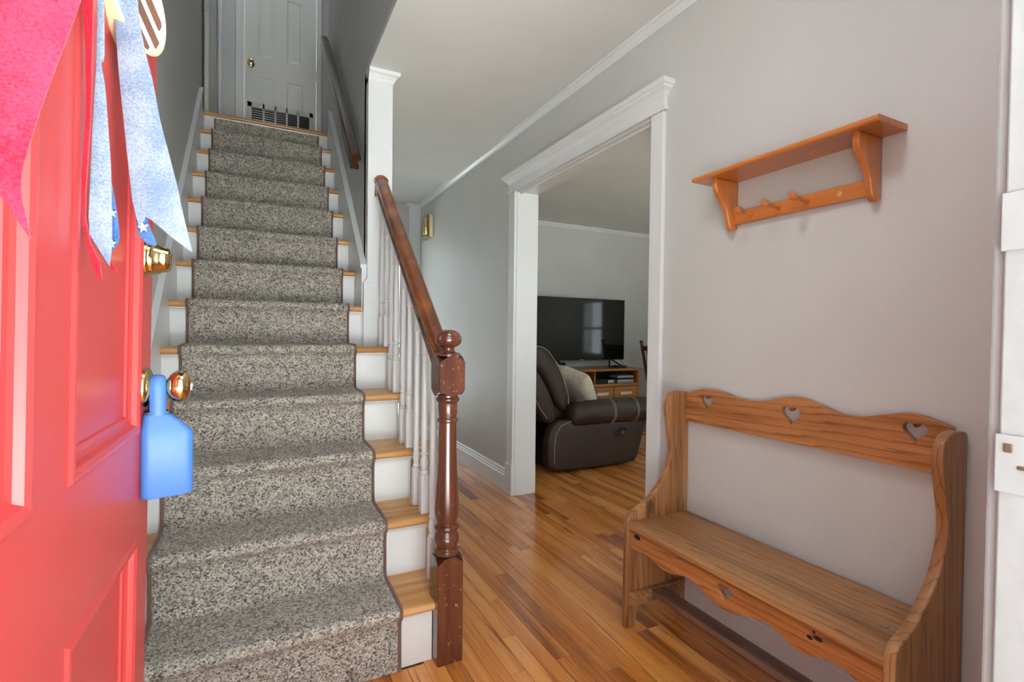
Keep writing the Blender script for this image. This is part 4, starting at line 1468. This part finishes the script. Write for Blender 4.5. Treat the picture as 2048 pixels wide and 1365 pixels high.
# ------------------------------------------------------------------ HALL : door chime
ch = thing('door_chime', 'small brass door chime box high on the grey hall wall', 'door chime', (W, 4.8, 2.0))
MB().prism([(W, 4.93), (W, 4.69), (W - 0.035, 4.70), (W - 0.05, 4.74), (W - 0.05, 4.90), (W - 0.035, 4.93)], 'Z', 2.0, 2.22, 0.003).build('case', M_CHIME, ch)
m = MB().lathe([(0.0, 2.035), (0.026, 2.035), (0.028, 2.04), (0.028, 2.19), (0.026, 2.195), (0.0, 2.195)], W - 0.052, 4.76, 20)
m.build('chime_tube', M_BRASS, ch, 40)
MB().box(W - 0.055, W - 0.047, 4.785, 4.80, 2.035, 2.195, 0.001).build('slot', M_BLACK, ch)

# ------------------------------------------------------------------ LIVING ROOM : recliner
rc = thing('recliner', 'dark brown leather recliner with rolled arm seen from its side', 'armchair', (2.40, 3.62, 0), 0)
RXo, RYo = 2.40, 3.62
def rbox(m, x0, x1, y0, y1, z0, z1, b, seg=4, mat=None):
    m.box(x0, x1, y0, y1, z0, z1, b, seg, mat)
    return m
# side panels : outline in (x, z)
sp_ = smooth_curve([(1.95, 0.05), (2.04, 0.022), (2.40, 0.018), (2.72, 0.025), (2.78, 0.05), (2.82, 0.16), (2.86, 0.30), (2.87, 0.36), (2.60, 0.40), (2.20, 0.40), (2.06, 0.42), (1.97, 0.38), (1.925, 0.28), (1.925, 0.12)], 4, True)
for ya in (3.17, 3.99):
    plate('side_panel', [sp_], 0.10, lambda u, v, w, ya=ya: (u, ya + w, v), M_LEATHER, rc, 0.03, 60)
# rolled arms
for yc in (3.215, 4.045):
    m = MB()
    secs = []
    for t, rx, rz, cz_ in ((2.13, 0.02, 0.02, 0.42), (2.135, 0.065, 0.07, 0.43), (2.16, 0.088, 0.092, 0.445), (2.30, 0.094, 0.098, 0.452), (2.55, 0.097, 0.102, 0.455), (2.80, 0.099, 0.104, 0.455), (2.885, 0.096, 0.101, 0.452), (2.915, 0.080, 0.085, 0.450), (2.925, 0.04, 0.045, 0.45)):
        secs.append([(t, yc + rx * math.cos(2 * math.pi * i / 28), cz_ + rz * math.sin(2 * math.pi * i / 28)) for i in range(28)])
    rows = [[m.bm.verts.new(p) for p in s] for s in secs]
    for a, c in zip(rows, rows[1:]):
        for i in range(28):
            j = (i + 1) % 28
            m.bm.faces.new((a[i], a[j], c[j], c[i]))
    m.bm.faces.new(rows[0])
    m.bm.faces.new(rows[-1][::-1])
    arm = m.build('arm', M_LEATHER, rc, 60)
    for t in (2.50, 2.515, 2.735, 2.75):
        rx, rz = 0.0985, 0.1035
        pts = [(t, yc + rx * math.cos(a), 0.4548 + rz * math.sin(a)) for a in [2 * math.pi * i / 40 for i in range(40)]]
        MB().tube(pts, 0.0022, 5, True).build('stitching', M_STITCH, arm)
# seat, footrest and base
rbox(MB(), 2.15, 2.90, 3.29, 3.97, 0.25, 0.47, 0.06).build('seat_cushion', M_LEATHER, rc, 60)
rbox(MB(), 2.78, 2.90, 3.28, 3.98, 0.06, 0.40, 0.05).build('footrest', M_LEATHER, rc, 60)
rbox(MB(), 2.02, 2.72, 3.27, 3.99, 0.0, 0.22, 0.02).build('base', M_BLACK, rc, 60)
# back : reclined shell and cushions, outlines in (x, z)
head = smooth_curve([(1.79, 0.965), (1.855, 0.985), (1.925, 0.968), (2.01, 0.895), (2.075, 0.80), (2.12, 0.70), (2.15, 0.60), (2.162, 0.52), (2.145, 0.47), (2.10, 0.465), (2.05, 0.52), (1.98, 0.66), (1.89, 0.785), (1.79, 0.85)], 4, True)
plate('head_cushion', [head], 0.78, lambda u, v, w: (u, 3.25 + w, v), M_LEATHER, rc, 0.045, 60)
shell = smooth_curve([(1.735, 0.86), (1.80, 0.845), (1.88, 0.765), (1.955, 0.64), (2.01, 0.52), (2.03, 0.44), (2.00, 0.39), (1.93, 0.40), (1.85, 0.50), (1.76, 0.68), (1.72, 0.78)], 4, True)
plate('back_shell', [shell], 0.86, lambda u, v, w: (u, 3.21 + w, v), M_LEATHER, rc, 0.04, 60)
lum = smooth_curve([(2.05, 0.52), (2.14, 0.56), (2.22, 0.50), (2.24, 0.44), (2.16, 0.40), (2.07, 0.42)], 4, True)
plate('lumbar_cushion', [lum], 0.68, lambda u, v, w: (u, 3.30 + w, v), M_LEATHER, rc, 0.03, 60)
MB().tube(smooth_curve([(1.79, 3.249, 0.985), (1.925, 3.249, 0.962), (2.005, 3.249, 0.885), (2.068, 3.249, 0.795), (2.112, 3.249, 0.695), (2.142, 3.249, 0.60), (2.15, 3.249, 0.52)], 5), 0.0022, 5).build('stitching', M_STITCH, rc)
MB().tube(smooth_curve([(1.77, 3.209, 0.70), (1.86, 3.209, 0.53), (1.935, 3.209, 0.43)], 5), 0.0022, 5).build('stitching', M_STITCH, rc)
# side stitching on the panel and release handle
MB().tube([(2.12, 3.168, 0.405), (2.03, 3.168, 0.375), (1.985, 3.168, 0.31), (1.975, 3.168, 0.22), (1.975, 3.168, 0.10)], 0.0025, 5).build('stitching', M_STITCH, rc)
m = MB().lathe([(1.0, 0.0), (1.0, 0.004), (0.8, 0.006), (0.7, 0.002), (0.0, 0.001)], 0, 0, 24)
for v in m.bm.verts:
    v.co = Vector((2.595 + v.co.x * 0.062, 3.169 - v.co.z, 0.292 + v.co.y * 0.035))
m.build('release_handle', M_BLACK, rc, 40)

# knitted pillow on the recliner
pw = thing('pillow', 'cream chunky knit pillow resting on the brown recliner', 'pillow', (2.42, 3.62, 0.47))
m = MB()
NP = 26
grid = {}
for sgn in (1, -1):
    for i in range(NP + 1):
        for j in range(NP + 1):
            u, v = i / NP * 2 - 1, j / NP * 2 - 1
            e = (1 - u ** 4) * (1 - v ** 4)
            th = 0.085 * max(e, 0) ** 0.6
            pin = 1 - 0.10 * (abs(u * v) ** 1.5) * 0 - 0.06 * (1 - abs(u)) * abs(v) ** 3
            knob_ = 0.006 * (math.sin(i * math.pi * 0.98) * math.cos(j * math.pi)) if 0 < i < NP and 0 < j < NP else 0
            key = (i, j, sgn if 0 < i < NP and 0 < j < NP else 0)
            if key in grid:
                continue
            q = Vector((u * 0.20 * (1 - 0.08 * (1 - abs(v)) * u * u), v * 0.20 * (1 - 0.08 * (1 - abs(u)) * v * v), sgn * (th + knob_) if key[2] else 0))
            q = Matrix.Rotation(math.radians(62), 4, 'Y') @ Matrix.Rotation(math.radians(12), 4, 'Z') @ q
            grid[key] = m.bm.verts.new(Vector((2.475, 3.60, 0.592)) + q)
for sgn in (1, -1):
    def G(i, j): return grid[(i, j, sgn if 0 < i < NP and 0 < j < NP else 0)]
    for i in range(NP):
        for j in range(NP):
            f = (G(i, j), G(i + 1, j), G(i + 1, j + 1), G(i, j + 1))
            m.bm.faces.new(f if sgn > 0 else f[::-1])
m.build('cover', M_KNIT, pw, 80)

# ------------------------------------------------------------------ LIVING ROOM : console and television
tv = thing('tv_console', 'oak media console with open shelf and drawers under the television', 'tv stand', (3.56, 4.75, 0))
CX0, CX1, CY0, CY1 = 3.00, 4.09, 4.66, 5.10
MB().box(CX0 - 0.03, CX1 + 0.045, CY0 - 0.03, CY1, 0.640, 0.668, 0.006).build('top', M_CONSOLE, tv)
for xx in (CX0, CX1 - 0.02):
    MB().box(xx, xx + 0.02, CY0, CY1, 0, 0.640, 0.002).build('side_panel', M_CONSOLE, tv)
MB().box(3.435, 3.455, CY0 + 0.01, CY1, 0.49, 0.640, 0.001).build('divider', M_CONSOLE, tv)
MB().box(CX0 + 0.02, CX1 - 0.02, CY0 + 0.005, CY1, 0.455, 0.49, 0.002).build('shelf_board', M_CONSOLE, tv)
MB().box(CX0 + 0.02, CX1 - 0.02, CY1 - 0.012, CY1, 0.0, 0.640).build('back_panel', M_DARK, tv)
for i in range(3):
    xa = CX0 + 0.025 + i * (CX1 - CX0 - 0.05) / 3
    xb = xa + (CX1 - CX0 - 0.05) / 3 - 0.008
    dw = MB().box(xa, xb, CY0 - 0.006, CY0 + 0.30, 0.245, 0.450, 0.004).build('drawer', M_CONSOLE, tv)
    MB().box((xa + xb) / 2 - 0.085, (xa + xb) / 2 + 0.085, CY0 - 0.020, CY0 - 0.006, 0.355, 0.392, 0.006).build('handle', M_GRILLE, dw)
    MB().box(xa, xb, CY0 - 0.006, CY0 + 0.30, 0.03, 0.237, 0.004).build('drawer', M_CONSOLE, tv)

t = thing('television', 'large black flat screen television on the oak console', 'television', (3.45, 4.95, 0.668))
MB().box(2.802, 4.100, 4.955, 4.985, 0.752, 1.500, 0.004).build('case', M_BLACK, t)
MB().box(2.810, 4.092, 4.9535, 4.956, 0.764, 1.492).build('screen', M_SCREEN, t)
for xc in (3.90, 3.10):
    m = MB()
    m.tube([(xc, 4.97, 0.76), (xc - 0.03, 4.95, 0.74), (xc - 0.10, 4.86, 0.676)], 0.010, 8)
    m.tube([(xc, 4.97, 0.76), (xc + 0.03, 4.95, 0.74), (xc + 0.10, 4.86, 0.676)], 0.010, 8)
    m.tube([(xc - 0.10, 4.86, 0.676), (xc + 0.10, 4.86, 0.676)], 0.008, 8)
    m.build('leg', M_BLACK, t, 50)
m = MB().tube(smooth_curve([(4.06, 5.0, 0.76), (4.09, 4.98, 0.72), (4.07, 4.97, 0.69), (4.10, 4.98, 0.674)], 5), 0.004, 6)
m.build('power_cable', M_BLACK, t)
MB().box(3.43, 3.48, 4.950, 4.954, 0.756, 0.762).build('badge', M_STEEL, t)

# things on and in the console
cl = thing('small_clock', 'small black clock on the left of the console top', 'clock', (3.03, 4.74, 0.668))
MB().box(2.995, 3.075, 4.715, 4.765, 0.668, 0.745, 0.008).build('case', M_BLACK, cl)
MB().box(3.005, 3.065, 4.7135, 4.7155, 0.680, 0.735).build('face', M_SCREEN, cl)
sb_ = MB().box(3.83, 3.97, 4.74, 4.84, 0.668, 0.695, 0.006).build('streaming_box', M_BLACK)
tag(sb_, 'flat black streaming box between the television legs', 'media box')
names = ['thin pale media case on top of the shelf stack', 'second media case from the top in the shelf stack', 'third media case down in the shelf stack', 'lowest grey media case in the shelf stack']
zz = 0.490
for i in range(4):
    h = (0.022, 0.014, 0.020, 0.026)[i]
    ox = (0.0, 0.004, -0.003, 0.0)[i]
    o = MB().box(3.80 + ox, 4.04 + ox, 4.70, 4.86, zz + 0.0005, zz + h, 0.002).build('media_case', (M_CD, M_GRILLE, M_BLACK, M_CD)[i])
    tag(o, names[3 - i], 'media case', 'media cases in the console')
    zz += h + 0.001
gp = thing('game_console', 'dark game console in the open console shelf', 'game console', (3.62, 4.8, 0.490))
MB().box(3.49, 3.66, 4.70, 4.90, 0.490, 0.545, 0.006).build('body', M_BLACK, gp)
MB().box(3.66, 3.75, 4.70, 4.80, 0.490, 0.53, 0.010).build('controller', M_STEEL, gp)

# rocking chair
rk = thing('rocking_chair', 'dark spindle rocking chair with tan cushion beside the console', 'rocking chair', (4.42, 4.55, 0), math.radians(0))
ROOTLOC[rk.name] = Vector((4.42 - 0.19, 4.55, 0))
def turned(p0, p1, r):
    p0, p1 = Vector(p0), Vector(p1)
    n = 24
    pts, rs = [], []
    for i in range(n + 1):
        t_ = i / n
        pts.append(p0.lerp(p1, t_))
        rs.append(r * (0.72 + 0.28 * abs(math.sin(t_ * math.pi * 4)) + (0.18 if i % 6 == 0 else 0)))
    return MB().tube(pts, rs, 10)
for y in (4.32, 4.80):
    m = turned((4.21, y, 0.30), (4.055, y, 0.97), 0.021)
    m.lathe([(0.012, 0.965), (0.024, 0.975), (0.026, 0.985), (0.018, 0.996), (0.0, 1.0)], 4.052, y, 14)
    m.build('back_post', M_CHAIRWOOD, rk, 50)
for z_ in (0.90, 0.62):
    xx = 4.21 - (z_ - 0.30) * 0.155 / 0.67
    MB().box(xx - 0.010, xx + 0.010, 4.33, 4.79, z_ - 0.03, z_ + 0.03, 0.006).build('back_slat', M_CHAIRWOOD, rk)
for i in range(5):
    y = 4.40 + 0.08 * i
    MB().tube([(4.13, y, 0.63), (4.07, y, 0.90)], 0.008, 8).build('spindle', M_CHAIRWOOD, rk)
MB().box(4.16, 4.66, 4.31, 4.81, 0.38, 0.41, 0.01).build('seat', M_CHAIRWOOD, rk)
for (xa, ya) in ((4.22, 4.34), (4.22, 4.78), (4.62, 4.34), (4.62, 4.78)):
    MB().tube([(xa, ya, 0.39), (xa, ya, 0.07)], 0.017, 10).build('leg', M_CHAIRWOOD, rk, 50)
for ya in (4.34, 4.78):
    MB().tube(smooth_curve([(3.98, ya, 0.13), (4.22, ya, 0.06), (4.45, ya, 0.03), (4.65, ya, 0.05), (4.85, ya, 0.10)], 5), 0.016, 8).build('rocker', M_CHAIRWOOD, rk, 50)
    MB().tube([(4.11, ya, 0.60), (4.60, ya, 0.60)], 0.016, 8).build('arm', M_CHAIRWOOD, rk, 50)
    MB().tube([(4.60, ya, 0.40), (4.60, ya, 0.60)], 0.012, 8).build('arm_post', M_CHAIRWOOD, rk, 50)
mt_ = Matrix.Translation((4.17, 0, 0.42)) @ Matrix.Rotation(math.radians(-13), 4, 'Y')
MB().box(0.0, 0.08, 4.36, 4.76, 0.0, 0.46, 0.03, 4, mt_).build('back_cushion', M_CUSH, rk, 60)

# ------------------------------------------------------------------ OUTDOORS (through the glazing and in the television)
gm = MB()
gm.box(-14, 20, -16, 0.05, -0.5, -0.32)
gm.box(-14, 20, YB + 0.2, 22, -0.5, -0.32)
gm.box(5.42, 20, 0.05, YB + 0.2, -0.5, -0.32)
gm.box(-14, XWL - 0.12, 0.05, YB + 0.2, -0.5, -0.32)
struct('ground', 'green lawn around the house', 'lawn', gm, M_GRASS)
sb2 = MB().box(-2.2, 3.4, -7.5, 0.03, -0.32, -0.03, 0.01)
struct('bounce_slab', 'added unseen pale stoop outside the entrance door', 'bounce_slab', sb2, paint('pale_concrete', srgb(196, 194, 188), 0.8, 0.1, 40))  # pale slab added to bounce sunlight up into the hall
sb2 = MB().box(-2.2, 5.6, -2.7, 0.05, 2.55, 2.70, 0.01)
struct('shade_roof', 'added unseen roof shading the stoop', 'shading roof', sb2, M_PAPER)  # unseen roof added to keep sun and sky off the entrance
sb2 = MB().box(-1.5, 3.5, YB + 0.21, YB + 5.5, -0.32, -0.05, 0.01)
struct('rear_bounce_slab', 'added unseen pale patio behind the house', 'rear_bounce_slab', sb2, paint('rear_bounce_concrete', srgb(204, 202, 196), 0.8, 0.1, 40))  # pale slab added to bounce light in through the back door
def shrub(name, label, cx, cy, h, r, seed):
    t = thing(name, label, 'shrub', (cx, cy, -0.32))
    q = random.Random(seed)
    MB().tube([(cx, cy, -0.32), (cx + 0.05, cy, h * 0.5)], [0.06, 0.03], 8).build('stem', M_BARK, t, 40)
    m = MB()
    for i in range(900):
        a, ph, rr_ = q.uniform(0, 6.283), q.uniform(-1, 1), q.uniform(0.55, 1.0)
        s = math.sqrt(1 - ph * ph)
        c = Vector((cx + r * rr_ * s * math.cos(a), cy + r * rr_ * s * math.sin(a), h * 0.55 + h * 0.5 * rr_ * ph))
        d = Vector((q.uniform(-1, 1), q.uniform(-1, 1), q.uniform(-1, 1))).normalized()
        e = d.orthogonal().normalized()
        L_ = q.uniform(0.05, 0.10)
        v = [m.bm.verts.new(c - d * L_), m.bm.verts.new(c + e * L_ * 0.5), m.bm.verts.new(c + d * L_), m.bm.verts.new(c - e * L_ * 0.5)]
        m.bm.faces.new(v)
    o = m.build('foliage', M_LEAF, t)
    o['kind'] = 'stuff'
shrub('shrub', 'leafy green shrub outside the glazed back door', 1.6, 8.6, 1.9, 1.1, 1)
shrub('shrub', 'leafy green shrub outside the narrow living room window', 8.4, 1.4, 2.6, 1.3, 2)
